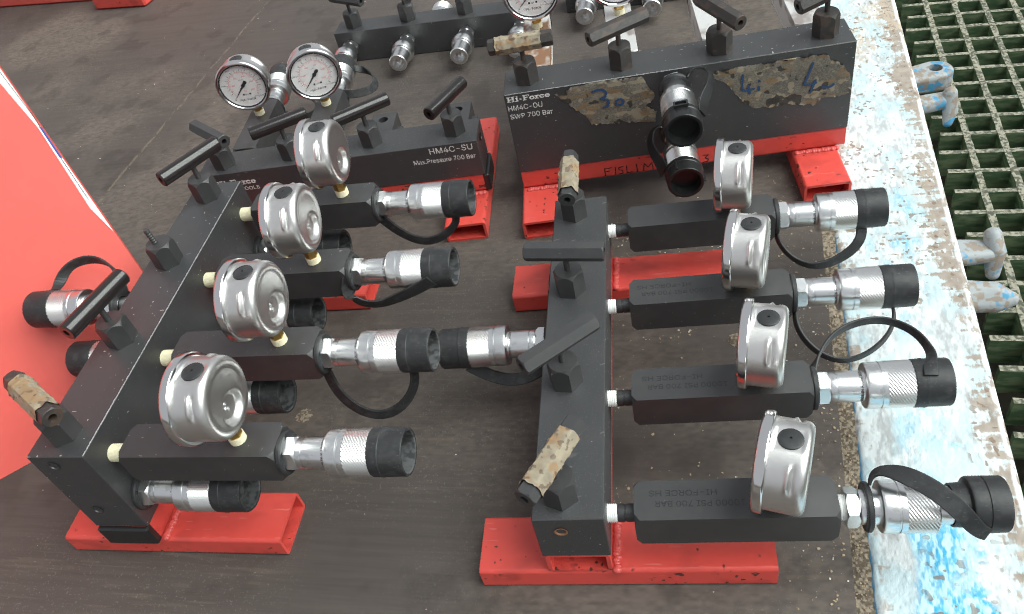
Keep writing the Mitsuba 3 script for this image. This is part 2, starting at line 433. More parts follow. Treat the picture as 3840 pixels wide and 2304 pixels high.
beam_o = np.eye(4); beam_o[:3, 0] = (BD[1], -BD[0], 0); beam_o[:3, 1] = (BD[0], BD[1], 0); beam_o[:3, 3] = (BX0, 0, 0)    # across, along, up
bw = 0.1150
prof = rrect(bw, 0.10, 0.0075, 6)
m = trimesh.creation.extrude_polygon(prof, 4.2, engine='earcut')
m.apply_transform(trans(bw / 2, 0, -0.05) @ np.array([[1, 0, 0, 0], [0, 0, 1, 0], [0, 1, 0, 0], [0, 0, 0, 1.0]]) @ trans(0, 0, -1.4))
m.invert() if np.linalg.det(np.array([[1, 0, 0], [0, 0, 1], [0, 1, 0.]])) < 0 else None
beam = thing('bench_beam', 'steel edge beam with peeling white and blue paint and rust, right of the plywood', 'beam')
labels['bench_beam']['label'] = 'steel edge beam with peeling white and blue paint and brown rust beside the plywood deck'
add(beam + '__flange', m, 'beam_paint', beam_o, 25)
def ring_lug():
    a = m3.Manifold.batch_hull([m3.Manifold.sphere(0.006, 24).translate([0.0165 * math.cos(t), 0.0165 * math.sin(t) * 0.9, z]) for t in np.linspace(0, 2 * np.pi, 20) for z in (-0.007, 0.006)] + [m3.Manifold.sphere(0.006, 24).translate([-0.05, y, z]) for y in (-0.010, 0.012) for z in (-0.007, 0.004)])
    a = a - m3.Manifold.cylinder(0.06, 0.0085, 0.0085, 32).translate([0, 0, -0.03])
    return tm(a)
add(beam + '__eye_lug', ring_lug(), 'lug_paint', trans(0.408, 0.712, -0.036) @ rot('z', 10))
add(beam + '__hook_lug', join(hull_spheres([(-0.05, 0, -0.004, 0.010), (-0.05, 0.012, -0.004, 0.009), (0.0, 0.002, 0.0, 0.009), (0.0, 0.008, 0, 0.009)]), hull_spheres([(0.004, 0.003, 0.010, 0.0085), (0.006, -0.002, -0.012, 0.009), (0.001, -0.012, -0.022, 0.006)])), 'lug_paint', trans(0.4085, 0.655, -0.040) @ rot('z', 4), 50)
add(beam + '__hook_lug', join(hull_spheres([(-0.06, 0.004, -0.004, 0.012), (-0.06, -0.012, -0.004, 0.010), (0.0, 0.006, -0.004, 0.008), (0.0, -0.006, -0.004, 0.008)]), hull_spheres([(0.004, 0.008, 0.010, 0.009), (0.007, -0.004, -0.002, 0.009), (0.005, -0.014, -0.022, 0.007)])), 'lug_paint', trans(0.377, 0.383, -0.040) @ rot('z', -4), 50)
add(beam + '__finger_lug', hull_spheres([(-0.06, 0.006, -0.002, 0.012), (-0.06, -0.008, -0.008, 0.010), (-0.01, 0.002, -0.002, 0.011), (-0.008, -0.006, -0.008, 0.009), (0.004, -0.002, -0.006, 0.008)]), 'lug_paint', trans(0.3735, 0.318, -0.040) @ rot('z', -6), 50)

# sand in the joint between the deck and the beam
nx, ny = 8, 900
gx, gy = np.meshgrid(np.linspace(-0.0125, 0.002, nx), np.linspace(-1.3, 2.4, ny), indexing='ij')
gz = -0.004 + 0.0032 * meshkit.fbm(np.stack([gx * 150, gy * 150, gx * 0], -1), 3, seed=4)
v = (np.stack([gx * BD[1] + gy * BD[0] + BX0, -gx * BD[0] + gy * BD[1], gz], -1)).reshape(-1, 3)
i, j = np.meshgrid(np.arange(nx - 1), np.arange(ny - 1), indexing='ij'); a = i * ny + j
tag(add('sand', trimesh.Trimesh(v, np.vstack([np.stack([a, a + ny, a + ny + 1], -1).reshape(-1, 3), np.stack([a, a + ny + 1, a + 1], -1).reshape(-1, 3)]), process=False), 'sand', smooth=True), 'sand packed in the joint between plywood deck and painted steel beam', 'sand', None, 'stuff')

def grains(n, sampler, smin, smax, seed):
    rs = np.random.RandomState(seed); ico = trimesh.creation.icosahedron(); V, F = [], []
    for k in range(n):
        x, y, z = sampler(rs); s = smin + (smax - smin) * rs.rand() ** 3
        q = ico.vertices * s * rs.uniform(0.6, 1.3, 3) * [1, 1, 0.6] + rs.normal(0, s * 0.12, (12, 3))
        a = rs.rand() * 6.28; c, si = math.cos(a), math.sin(a)
        q = q @ np.array([[c, -si, 0], [si, c, 0], [0, 0, 1]]).T
        V.append(q + [x, y, z + 0.35 * s]); F.append(ico.faces + 12 * k)
    return trimesh.Trimesh(np.vstack(V), np.vstack(F), process=False)

def near_seam(rs):
    y = rs.uniform(-0.15, 0.62); x = BX0 - 0.011 + 0.1115 * y - abs(rs.normal(0, 0.03)) ; return x, y, 0.0
def under_bars(rs):
    if rs.rand() < 0.5:
        return rs.normal(0.06, 0.045), rs.normal(0.40, 0.03), 0.0
    return rs.normal(0.07, 0.05), rs.normal(0.075 + 0.1 * rs.randint(0, 3), 0.02), 0.0
def anywhere(rs):
    return rs.uniform(-1.0, 0.16), rs.uniform(-0.25, 1.3), 0.0
def in_joint(rs):
    y = rs.uniform(-0.2, 0.7); return BX0 - 0.006 + rs.normal(0, 0.003) + 0.1115 * y, y, -0.001
def on_floor(rs):
    return 0, 0, 0
tag(add('grit', join(grains(600, near_seam, 0.0003, 0.0013, 1), grains(750, under_bars, 0.0003, 0.0013, 2), grains(900, in_joint, 0.0004, 0.0011, 3), grains(250, anywhere, 0.0003, 0.0009, 4)), 'grit_tan', smooth=False), 'tan sand grains scattered over the plywood and the joint', 'grit', None, 'stuff')
tag(add('pale_grit', join(grains(110, anywhere, 0.0004, 0.0011, 5), grains(130, under_bars, 0.0004, 0.0012, 6), grains(120, near_seam, 0.0004, 0.0012, 7)), 'grit_pale', smooth=False), 'pale specks of grit scattered on the dark plywood', 'grit', None, 'stuff')

# floor grating
PIT = 0.0402
gr_o = np.eye(4); gr_o[:3, 0] = (BD[1], -BD[0], 0); gr_o[:3, 1] = (BD[0], BD[1], 0); gr_o[:3, 3] = (0.4193, 0.4283, -0.10)
tag('grating_floor', 'green fibreglass floor grating with sanded top, below the bench edge', None, None, 'structure')
NX, NY0, NY1 = 9, -17, 27
def tapered(L, w0, w1, h, seed):
    n = max(2, int(L / 0.008)); xs = np.linspace(0, L, n); v = []; rs = np.random.RandomState(seed)
    for x in xs:
        j = rs.normal(0, 0.0003, 2)
        v += [(x, -w0 / 2 + j[0], 0), (x, w0 / 2 + j[1], 0), (x, w1 / 2, -h), (x, -w1 / 2, -h)]
    f = []
    for i in range(n - 1):
        for k in range(4):
            a, b = i * 4 + k, i * 4 + (k + 1) % 4
            f += [(a, b, b + 4), (a, b + 4, a + 4)]
    f += [(0, 2, 1), (0, 3, 2), (4 * n - 4, 4 * n - 3, 4 * n - 2), (4 * n - 4, 4 * n - 2, 4 * n - 1)]
    m = trimesh.Trimesh(np.array(v), np.array(f), process=False); trimesh.repair.fix_normals(m); return m
long_bars = [tapered((NY1 - NY0) * PIT, 0.0080, 0.0060, 0.036, q) for q in range(3)]
cross_bars = [tapered(NX * PIT + 0.004, 0.0074, 0.0056, 0.0352, 9 + q) for q in range(4)]
for k in range(NX):
    add('grating_floor__bar', long_bars[k % 3], 'grating', gr_o @ trans(k * PIT, NY0 * PIT, 0) @ rot('z', 90), False)
for k in range(NY0, NY1):
    j = 0.004 * math.sin(k * 2.3)
    add('grating_floor__cross_bar', cross_bars[k % 4], 'grating', gr_o @ trans(-0.034 + j, k * PIT + 0.002, -0.0007), False)

# ------------------------------------------------------------------ the red panel and the red crate
LEAN = math.radians(34)
fd = np.array([0.7898, 0.6133, 0.0]); nh = np.array([fd[1], -fd[0], 0.0])
pn = nh * math.cos(LEAN) + np.array([0, 0, math.sin(LEAN)]); pu = -nh * math.sin(LEAN) + np.array([0, 0, math.cos(LEAN)])
FM = np.eye(4); FM[:3, 0], FM[:3, 1], FM[:3, 2], FM[:3, 3] = fd, pu, pn, (-0.6003, 0.1248, 0.0004)
rb = thing('red_cabinet', 'broad red cabinet with sloping front and white edge strip, left of the manifolds', 'cabinet')
add(rb + '__sheet', trimesh.creation.extrude_polygon(Polygon([(-0.7, 0), (0.2075, 0), (0.1725, 0.64), (-0.7, 0.64)]), 0.018, engine='earcut'), 'box_paint', FM @ trans(0, 0, -0.018), False)
for q in (-0.6, 0.05):
    add(rb + '__stand', cbox(q, q + 0.02, 0.0, 0.30, 0, 0.02, 0.001), 'box_paint', np.array([[fd[0], -nh[0], 0, -0.6003 - 0.03 * nh[0]], [fd[1], -nh[1], 0, 0.1248 - 0.03 * nh[1]], [0, 0, 1, 0.0005], [0, 0, 0, 1.0]]), False)
FMo = FM @ trans(0, 0, 0.0001)
add(rb + '__edge_sticker', trimesh.creation.extrude_polygon(Polygon([(0.1978, 0.166), (0.1958, 0.205), (0.1797, 0.50), (0.158, 0.50), (0.1812, 0.336), (0.1888, 0.287), (0.1905, 0.197)]), 0.0003, engine='earcut'), 'sticker_white', FMo, False)
add(rb + '__blue_stroke', trimesh.creation.extrude_polygon(Polygon([(0.1900, 0.288), (0.1918, 0.286), (0.1932, 0.252), (0.1912, 0.253)]), 0.0006, engine='earcut'), 'sticker_blue', FMo, False)
add(rb + '__thin_line', trimesh.creation.extrude_polygon(LineString([(0.1715, 0.50), (0.1905, 0.30), (0.1935, 0.205)]).buffer(0.00035), 0.0006, engine='earcut'), 'print_black', FMo, False)
rc = thing('red_crate', 'bright red crate at the far left corner of the plywood deck', 'crate')
add(rc + '__shell', cbox(-0.75, 0.0, 0.0, 0.4, 0.0, 0.35, 0.004), 'box_paint', trans(-1.045, 1.315, 0) @ rot('z', -10.5), 25)
add(rc + '__skid', cbox(-0.07, 0.06, 0.0, 0.06, 0.0, 0.03, 0.004), 'red_paint', trans(-1.01, 1.262, 0) @ rot('z', -10.5), 25)

# ------------------------------------------------------------------ parts of the manifolds
NUT = hexa(0.0230, 0, 0.0245, 0.0012, 0.0042); NUT.apply_transform(rot('y', -90))
STEM = lathe([(0.024, 0), (0.024, 0.0026), (0.040, 0.0026), (0.040, 0)], 16); STEM.apply_transform(rot('y', -90))
HEX_HANDLE = hexa(0.0146, -0.034, 0.034, 0.0014, 0.0014, 0.0031)
def round_handle():
    L = 0.068; a = m3.Manifold.revolve(m3.CrossSection([[(0, 0), (0.0068, 0), (0.0077, 0.001), (0.0077, L - 0.001), (0.0068, L), (0, L)]]), 40)
    for z in (-0.001, L - 0.008):
        a = a - m3.Manifold.cylinder(0.009, 0.0029, 0.0029, 20).translate([0, 0, z])
    m = tm(a); m.apply_transform(trans(-L / 2, 0, 0) @ Z2X); return m
ROUND_HANDLE = round_handle()
def tape_wrap(seed, a=-0.026, b=0.022):
    xs = np.linspace(a, b, 34); n = 36; t = np.arange(n) * 2 * np.pi / n
    hexr = 0.0073 / np.cos(t % (np.pi / 3) - np.pi / 6)
    rs = np.random.RandomState(seed); ridges = rs.uniform(a, b, 5)
    X, TH = np.meshgrid(xs, t, indexing='ij')
    R = 0.85 * hexr[None] + 0.15 * np.minimum(hexr, 0.0081)[None] + 0.0007
    nz = meshkit.fbm(np.stack([X * 260, np.cos(TH) * 2.2, np.sin(TH) * 2.2], -1), 3, seed=seed)
    R = R + 0.0011 * (nz - 0.25)
    for r in ridges:
        R = R + 0.0007 * np.exp(-((X - r - 0.0012 * np.sin(TH + r * 900)) / 0.0008) ** 2)
    X = X + (0.0012 * (nz - 0.5)) * (np.abs(X - (a + b) / 2) > (b - a) * 0.45) * 3
    v = np.stack([X, R * np.cos(TH), R * np.sin(TH)], -1).reshape(-1, 3)
    f = []
    for i in range(len(xs) - 1):
        for j in range(n):
            p, q, r_, s = i * n + j, i * n + (j + 1) % n, (i + 1) * n + (j + 1) % n, (i + 1) * n + j
            f += [(p, r_, q), (p, s, r_)]
    m = trimesh.Trimesh(v, np.array(f), process=False)
    # curled ends of tape
    fl = []
    for k in range(5):
        x = rs.uniform(a, b); th = rs.uniform(0, 6.28); w = rs.uniform(0.002, 0.005); l = rs.uniform(0.002, 0.005)
        d0 = np.array([0, math.cos(th), math.sin(th)]); d1 = np.array([rs.uniform(-.4, .4), -math.sin(th), math.cos(th)])
        q = [np.array([x, 0, 0]) + d0 * 0.0066, np.array([x + w, 0, 0]) + d0 * 0.0066, np.array([x + w * 0.8, 0, 0]) + d0 * 0.0088 + d1 * l, np.array([x + w * 0.2, 0, 0]) + d0 * 0.0094 + d1 * l * 0.8]
        fl.append(trimesh.Trimesh(q, [(0, 1, 2), (0, 2, 3)], process=False))
    return join(m, *fl)
TAPES = [tape_wrap(s) for s in (11, 12, 13)]

def stub_stem():
    prof = [(0.024, 0)]
    for k in range(12):
        x = 0.024 + 0.0012 * k; prof += [(x, 0.0028 if k % 2 else 0.0023)]
    prof += [(0.040, 0.0022), (0.040, 0)]
    m = lathe(prof, 20); m.apply_transform(rot('y', -90)); return m

def valve(t, M, nut_rot, kind, ang, m_nut='black_steel', m_handle='black_steel', tape=None, tilt=0, label=None):
    v = numbered(t + '__valve')
    if label:
        labels[v] = {'label': label}
    add(v + '__nut', NUT, m_nut, M @ rot('z', nut_rot), 20)
    if kind is None:
        add(v + '__bare_stem', stub_stem(), m_nut, M @ trans(0, 0, 0) @ rot('y', -6), 30)
        return
    add(v + '__stem', STEM, m_nut, M)
    H = M @ trans(0, 0, 0.0445) @ rot('z', ang) @ rot('y', tilt)
    if kind == 'hex':
        add(v + '__handle', HEX_HANDLE, m_handle, H, 20)
    else:
        add(v + '__handle', ROUND_HANDLE, 'black_polish', H, 30)
    if tape is not None:
        add(v + '__tape_wrap', TAPES[tape], 'masking_tape', H, 35)

# --- pressure gauge, its dial towards +x, its stem's foot at the origin
GH, RB, RC = 0.0493, 0.0336, 0.0303
def gauge_case():
    pr = [(0.0118, RC - 0.0004)]
    xs = np.linspace(0.0110, -0.0086, 30); pr += [(x, RC) for x in xs]
    pr += [(-0.0090 - 0.0052 * math.sin(a), RC - 0.0052 * (1 - math.cos(a))) for a in np.linspace(0.1, math.pi / 2, 8)]
    pr += [(-0.0142 - 0.0006 * (1 - (r / 0.025) ** 2), r) for r in np.linspace(0.0243, 0.0, 34)]
    def fn(X, R, TH):
        Y, Z = R * np.cos(TH), R * np.sin(TH)
        side = (X > -0.0085) & (R > 0.029)
        for s in (math.radians(38), math.pi - math.radians(38)):     # pressed slots at either side
            d = np.abs((TH - s + math.pi) % (2 * math.pi) - math.pi)
            R = R - side * 0.0018 * np.exp(-((X + 0.0054) / 0.0011) ** 2) * (1 / (1 + np.exp((d - 0.26) * 60)))
            R = R + side * 0.0013 * np.exp(-((X + 0.0024) / 0.0013) ** 2) * (1 / (1 + np.exp((d - 0.26) * 60)))
        back = X < -0.0138
        # ring step and the pressed bay of the back
        X = X + back * 0.0007 / (1 + np.exp((R - 0.0222) / 0.0006))
        zz = (Z + 0.0095) / 0.0135; yy = Y / 0.0150
        e = np.sqrt(yy ** 2 + zz ** 2 + 0.25 * np.maximum(zz, 0) * np.abs(yy))
        X = X + back * 0.0045 / (1 + np.exp((e - 0.80) / 0.055))
        return X, R
    m = lathe(pr, 96, fn)
    v = m.vertices.copy(); lim = RC * 0.945                      # flat under the filler plug
    x = np.clip((v[:, 0] + 0.0125) / 0.004, 0, 1) * np.clip((0.0095 - v[:, 0]) / 0.002, 0, 1)
    v[:, 2] = np.where(v[:, 2] > lim, v[:, 2] * (1 - x) + np.minimum(v[:, 2], lim) * x, v[:, 2])
    m.vertices = v; m.apply_translation([0, 0, GH]); return m
CASE = gauge_case()
BEZEL = lathe([(0.0102, RC - 0.0002), (0.0102, RB - 0.0012), (0.0108, RB - 0.0003), (0.0118, RB), (0.0155, RB), (0.0170, RB - 0.0006), (0.0178, RB - 0.0020), (0.0178, RB - 0.0034), (0.0168, RB - 0.0044), (0.0158, RB - 0.0048), (0.0128, RB - 0.0048)], 72)
BEZEL.apply_translation([0, 0, GH])
GASKET = lathe([(0.0166, RB - 0.0044), (0.0170, RB - 0.0050), (0.0166, RB - 0.0058), (0.0150, RB - 0.0058)], 60); GASKET.apply_translation([0, 0, GH])
DIAL = lathe([(0.0126, 0.029), (0.0130, 0.0288), (0.0130, 0)], 60); DIAL.apply_translation([0, 0, GH])
WINDOW = trimesh.Trimesh([(0.0160, 0, GH)] + [(0.0160, 0.0289 * math.cos(a), GH + 0.0289 * math.sin(a)) for a in np.linspace(0, 2 * np.pi, 48, endpoint=False)], [(0, 1 + i, 1 + (i + 1) % 48) for i in range(48)], process=False)
PLUG = lathe([(0, 0.0072), (0.0005, 0.0080), (0.0012, 0.0078), (0.0018, 0.0068), (0.0021, 0.0030), (0.0021, 0.0009), (0.0010, 0.0007), (0.0010, 0)], 36)
PLUG.apply_transform(trans(-0.0012, 0, GH + RC * 0.945 - 0.0004) @ rot('y', -90))
GSTEM = hexa(0.0100, 0.0055, GH - RC + 0.002, 0.0006, 0.0006); GSTEM.apply_transform(rot('y', -90))
def thread(x0, x1, r, pitch, amp, n=26):
    pr = [(x0, 0), (x0, r - amp)]
    k = int((x1 - x0) / pitch)
    for q in range(k):
        pr += [(x0 + (q + 0.3) * pitch, r), (x0 + (q + 0.6) * pitch, r), (x0 + (q + 0.95) * pitch, r - amp)]
    return lathe(pr + [(x1, r - amp), (x1, 0)], n)
GTAPE = thread(0.0, 0.0065, 0.0064, 0.0013, 0.0005); GTAPE.apply_transform(rot('y', -90))
SCREW = lathe([(0, 0.0018), (-0.0009, 0.0017), (-0.0013, 0.0011), (-0.0012, 0.0006), (-0.0007, 0.0005), (-0.0007, 0)], 18)
D2 = np.array([[0, 0, 1, 0.01310], [1, 0, 0, 0], [0, 1, 0, GH], [0, 0, 0, 1.0]])
def dial_print():
    bk, rd = [], []
    def polar(a, r):
        a = math.radians(225 - 270 * a); return (r * math.cos(a), r * math.sin(a))
    for k in range(31):
        a = k / 30; big = k % 2 == 0
        bk.append(LineString([polar(a, 0.0190), polar(a, 0.0218 if big else 0.0204)]).buffer(0.00026 if big else 0.00014))
    for k in range(51):
        a = k / 50 * 0.97; big = k % 5 == 0
        rd.append(LineString([polar(a, 0.0178), polar(a, 0.0150 if big else 0.0165)]).buffer(0.00022 if big else 0.0001))
    rd.append(LineString([polar(a, 0.0181) for a in np.linspace(0, 0.97, 60)]).buffer(0.00014))
    bk.append(Point(-0.0042, -0.0125).buffer(0.0013)); bk.append(Point(0.0042, -0.0125).buffer(0.0013))
    ex = lambda gs: join(*[trimesh.creation.extrude_polygon(q, 0.00006, engine='earcut') for g in [unary_union(gs)] for q in getattr(g, 'geoms', [g])])
    def tx(s, cx, cy, cap, bold=False):
        m = meshkit.text_mesh(s, cap, 0.00006, bold); b = m.bounds; m.apply_translation([cx - (b[0, 0] + b[1, 0]) / 2, cy - cap / 2, 0]); return m
    black = [ex(bk), tx('Hi-Force', 0, -0.0195, 0.0030, True), tx('psi', 0, -0.0125, 0.0020), tx('0', -0.0165, -0.0175, 0.0020, True), tx('CE', -0.0105, -0.0190, 0.0020), tx('15000', 0.0178, -0.0175, 0.0019), tx('cl.1.6', 0.0105, -0.0170, 0.0014), tx('NS 63', 0.0, 0.0075, 0.0014)]
    for k, s in ((3, '3000'), (6, '6000'), (9, '9000'), (12, '12000')):
        x, y = polar(k / 15, 0.0245); black.append(tx(s, x, y, 0.0016))
    red = [ex(rd), tx('bar', 0, -0.0078, 0.0018)]
    for k in range(1, 6):
        x, y = polar(k / 5 * 0.97, 0.0122); red.append(tx(str(200 * k), x, y, 0.0017, True))
    return moved(join(*black), D2), moved(join(*red), D2)
SCALE, RED_SCALE = dial_print()
def needle():
    a = math.radians(225); d = np.array([math.cos(a), math.sin(a)]); q = np.array([-d[1], d[0]])
    pts = [d * 0.0195 + q * 0.0002, d * 0.0195 - q * 0.0002, -q * 0.0011, -d * 0.0055 - q * 0.0022, -d * 0.0075 - q * 0.0016, -d * 0.0075 + q * 0.0016, -d * 0.0055 + q * 0.0022, q * 0.0011]
    g = Polygon(pts).union(Point(0, 0).buffer(0.0024))
    m = trimesh.creation.extrude_polygon(g, 0.0005, engine='earcut'); m.apply_transform(trans(0.0010, 0, 0) @ D2); return m
NEEDLE = needle()

def gauge(t, M, face, tape='tape_white', back=True, stem=True):
    g = numbered(t + '__gauge')
    add(g + '__case', CASE, 'inox', M, 40)
    add(g + '__bezel', BEZEL, 'chrome', M, 40)
    add(g + '__filler_plug', PLUG, 'rubber', M, 40)
    add(g + '__stem', GSTEM, 'brass', M, 20)
    add(g + '__thread_tape', GTAPE, tape, M, 40)
    add(g + '__dial', DIAL, 'dial_white', M, 30)
    add(g + '__gasket', GASKET, 'print_black', M, 30)
    add(g + '__window', WINDOW, 'window_glass', M, False)
    add(g + '__scale', SCALE, 'print_black', M, False)
    add(g + '__red_scale', RED_SCALE, 'print_red', M, False)
    add(g + '__needle', NEEDLE, 'print_black', M, False)
    if back:
        for y, z in ((0.0020, -0.0050), (0.0015, -0.0105)):
            add(g + '__screw', SCREW, 'zinc', M @ trans(-0.0098, y, GH + z), 40)

# --- quick coupler along +x
HEXN = hexa(0.0238, 0.003, 0.0120, 0.0012, 0.0022)
CBODY = lathe([(0.0, 0), (0.0, 0.0080), (0.0118, 0.0080), (0.0118, 0.0112), (0.0130, 0.0118), (0.0165, 0.0118), (0.0168, 0.0111), (0.0174, 0.0111), (0.0177, 0.0119), (0.0330, 0.0119), (0.0345, 0.0115), (0.0352, 0.0119), (0.0372, 0.0119)], 48)
SLEEVE = lathe([(0.0364, 0.0112), (0.0364, 0.0160), (0.0372, 0.0172), (0.0388, 0.0177), (0.0462, 0.0177), (0.0466, 0.0172), (0.0474, 0.0172), (0.0478, 0.0177), (0.0515, 0.0177)], 56)
def knurl_mesh(x0, x1, r, n=66, m=18, amp=0.0005):
    def fn(X, R, TH):
        i = np.round(TH / (2 * np.pi / n)).astype(int); j = np.round((X - x0) / ((x1 - x0) / (m - 1))).astype(int)
        return X, R - amp * ((i + j) % 2) * (R > 0.010)
    xs = np.linspace(x0, x1, m)
    return lathe([(x, r) for x in xs], n, fn)
KNURL = knurl_mesh(0.0515, 0.0702, 0.0178)
KEND = lathe([(0.0702, 0.0176), (0.0710, 0.0168), (0.0710, 0.0100)], 48)
CAP = lathe([(0.0700, 0.0120), (0.0700, 0.0174), (0.0712, 0.0181), (0.0765, 0.0181), (0.0772, 0.0184), (0.0785, 0.0184), (0.0790, 0.0180), (0.0955, 0.0178), (0.0966, 0.0172), (0.0966, 0.0158)], 56)
CAPIN = lathe([(0.0966, 0.0158), (0.0958, 0.0150), (0.0830, 0.0146), (0.0822, 0.0120), (0.0822, 0)], 48)
RING = lathe([(-0.0008, 0.0090), (-0.0008, 0.0158), (0.0002, 0.0168), (0.0024, 0.0168), (0.0034, 0.0158), (0.0034, 0.0090)], 48)
NOSE = lathe([(0.070, 0), (0.070, 0.0125), (0.0830, 0.0125), (0.0838, 0.0118), (0.0838, 0)], 40)
KNURL_S = knurl_mesh(0.030, 0.048, 0.0178)
MALE = lathe([(0.0, 0), (0.0, 0.0100), (0.0060, 0.0100), (0.0064, 0.0112), (0.0120, 0.0125), (0.0240, 0.0150), (0.0300, 0.0168), (0.0340, 0.0174), (0.0400, 0.0168), (0.0440, 0.0155), (0.0446, 0.0140), (0.0452, 0.0140), (0.0456, 0.0138), (0.0700, 0.0136), (0.0712, 0.0126), (0.0712, 0.0086), (0.0580, 0.0084), (0.0580, 0.0)], 48)
MALE_PIN = lathe([(0.0580, 0.0), (0.0580, 0.0026), (0.0660, 0.0022), (0.0664, 0.0)], 20)
MALE_HEX = hexa(0.0225, 0.0, 0.0085, 0.001, 0.0016)

def coupler(t, M, strap=None, sdir=None, hw=0.0042, cap=True, ring=True, shift=0.0, cap_shift=0.0, m_cap='rubber', text_ring=True, m_strap='rubber'):
    c = numbered(t + '__coupler')
    add(c + '__hex_nut', HEXN, 'zinc', M @ rot('x', 12), 20)
    add(c + '__body', CBODY, 'zinc', M, 35)
    S = M @ trans(shift, 0, 0)
    add(c + '__sleeve', SLEEVE, 'zinc', S, 35)
    add(c + '__knurled_grip', KNURL, 'knurl', S, False)
    add(c + '__grip_edge', KEND, 'zinc', S, 35)
    if text_ring:
        add(c + '__stamping', stamp_ring(), 'stamp', M, False)
    if cap:
        K = M @ trans(cap_shift, 0, 0)
        add(c + '__dust_cap', CAP, m_cap, K, 35)
        add(c + '__cap_bore', CAPIN, 'dusty_rubber' if m_cap == 'rubber' else m_cap, K, 35)
        if cap_shift > 0.004:
            add(c + '__nose', NOSE, 'zinc', M, 35)
    if ring:
        add(c + '__retaining_ring', RING, 'rubber', M, 35)
    if strap is not None:
        add(c + '__strap', strap_mesh(strap, sdir, hw), m_strap, M, 40)
    return c

_st = []
def stamp_ring():
    if not _st:
        m = meshkit.text_mesh('MADE IN P. UNITED', 0.0021, 0.0002, True); b = m.bounds; v = m.vertices.copy()
        r = 0.0119 + v[:, 2] * 0.5; a = (v[:, 0] - b[0, 0]) / 0.0119 - 0.35
        m.vertices = np.c_[0.0345 - v[:, 1] + 0.0000, -r * np.cos(a), r * np.sin(a)]
        m.vertices[:, 0] += 0.0006
        trimesh.repair.fix_normals(m)
        _st.append(m)
    return _st[0]

BAR = square_bar(0.134)
NIPPLE_W = thread(-0.002, 0.0070, 0.0066, 0.0014, 0.0006)
NIPPLE_B = lathe([(0.0070, 0), (0.0070, 0.0060), (0.0078, 0.0064), (0.0120, 0.0064), (0.0123, 0.0058), (0.0130, 0.0058), (0.0133, 0.0064), (0.0200, 0.0064), (0.0200, 0)], 32)
NIPPLE_C = thread(-0.002, 0.0200, 0.0072, 0.0013, 0.0005)
SETSCREW = lathe([(0.0002, 0), (0.0002, 0.0034), (0.0012, 0.0048), (0.0012, 0.0038), (-0.0006, 0.0030), (-0.0006, 0)], 24)
TUBE_END = cbox(-0.0215, 0.0215, -0.0035, 0.004, 0.0012, 0.0240, 0.0014)
def weld(L, seed, r=0.0032):
    rs = np.random.RandomState(seed); n = int(L / 0.0025); ms = []
    for k in range(n):
        s = trimesh.creation.icosphere(1, r * rs.uniform(0.8, 1.15)); s.apply_transform(np.diag([0.8, 1, 0.75, 1.0])); s.apply_translation([k * 0.0025, rs.normal(0, 0.0004), 0]); ms.append(s)
    return join(*ms)
WELDS = [weld(0.046, 5), weld(0.046, 6)]

HF, HT = 0.0231, 0.0245
Z1 = HF + HT

def frame(t, along, L, feet, foot_a, foot_b, W, caps=(), welds=()):
    """the red base: a tube under the block and two tubes across it. along: matrix whose x runs along the block, y across."""
    tube = tube_x(W - 0.003, HT + 0.0003, L - 0.001)
    add(t + '__base_tube', tube, 'red_paint', along @ trans(0.0005, W / 2, HF), 25)
    for s in feet:
        f = tube_x(0.048, HF, foot_b - foot_a, r=0.0035)
        add(t + '__foot', f, 'red_paint', along @ trans(s + 0.024, foot_a, 0) @ rot('z', 90), 25)
    for s, a in welds:
        add(t + '__weld', WELDS[len(used) % 2], 'weld_paint', along @ trans(s, a, HF + 0.0004), 40)

# ------------------------------------------------------------------ manifold at front right (single row), yaw 0
def placed(x, y, yaw):
    return trans(x, y, 0) @ rot('z', yaw)

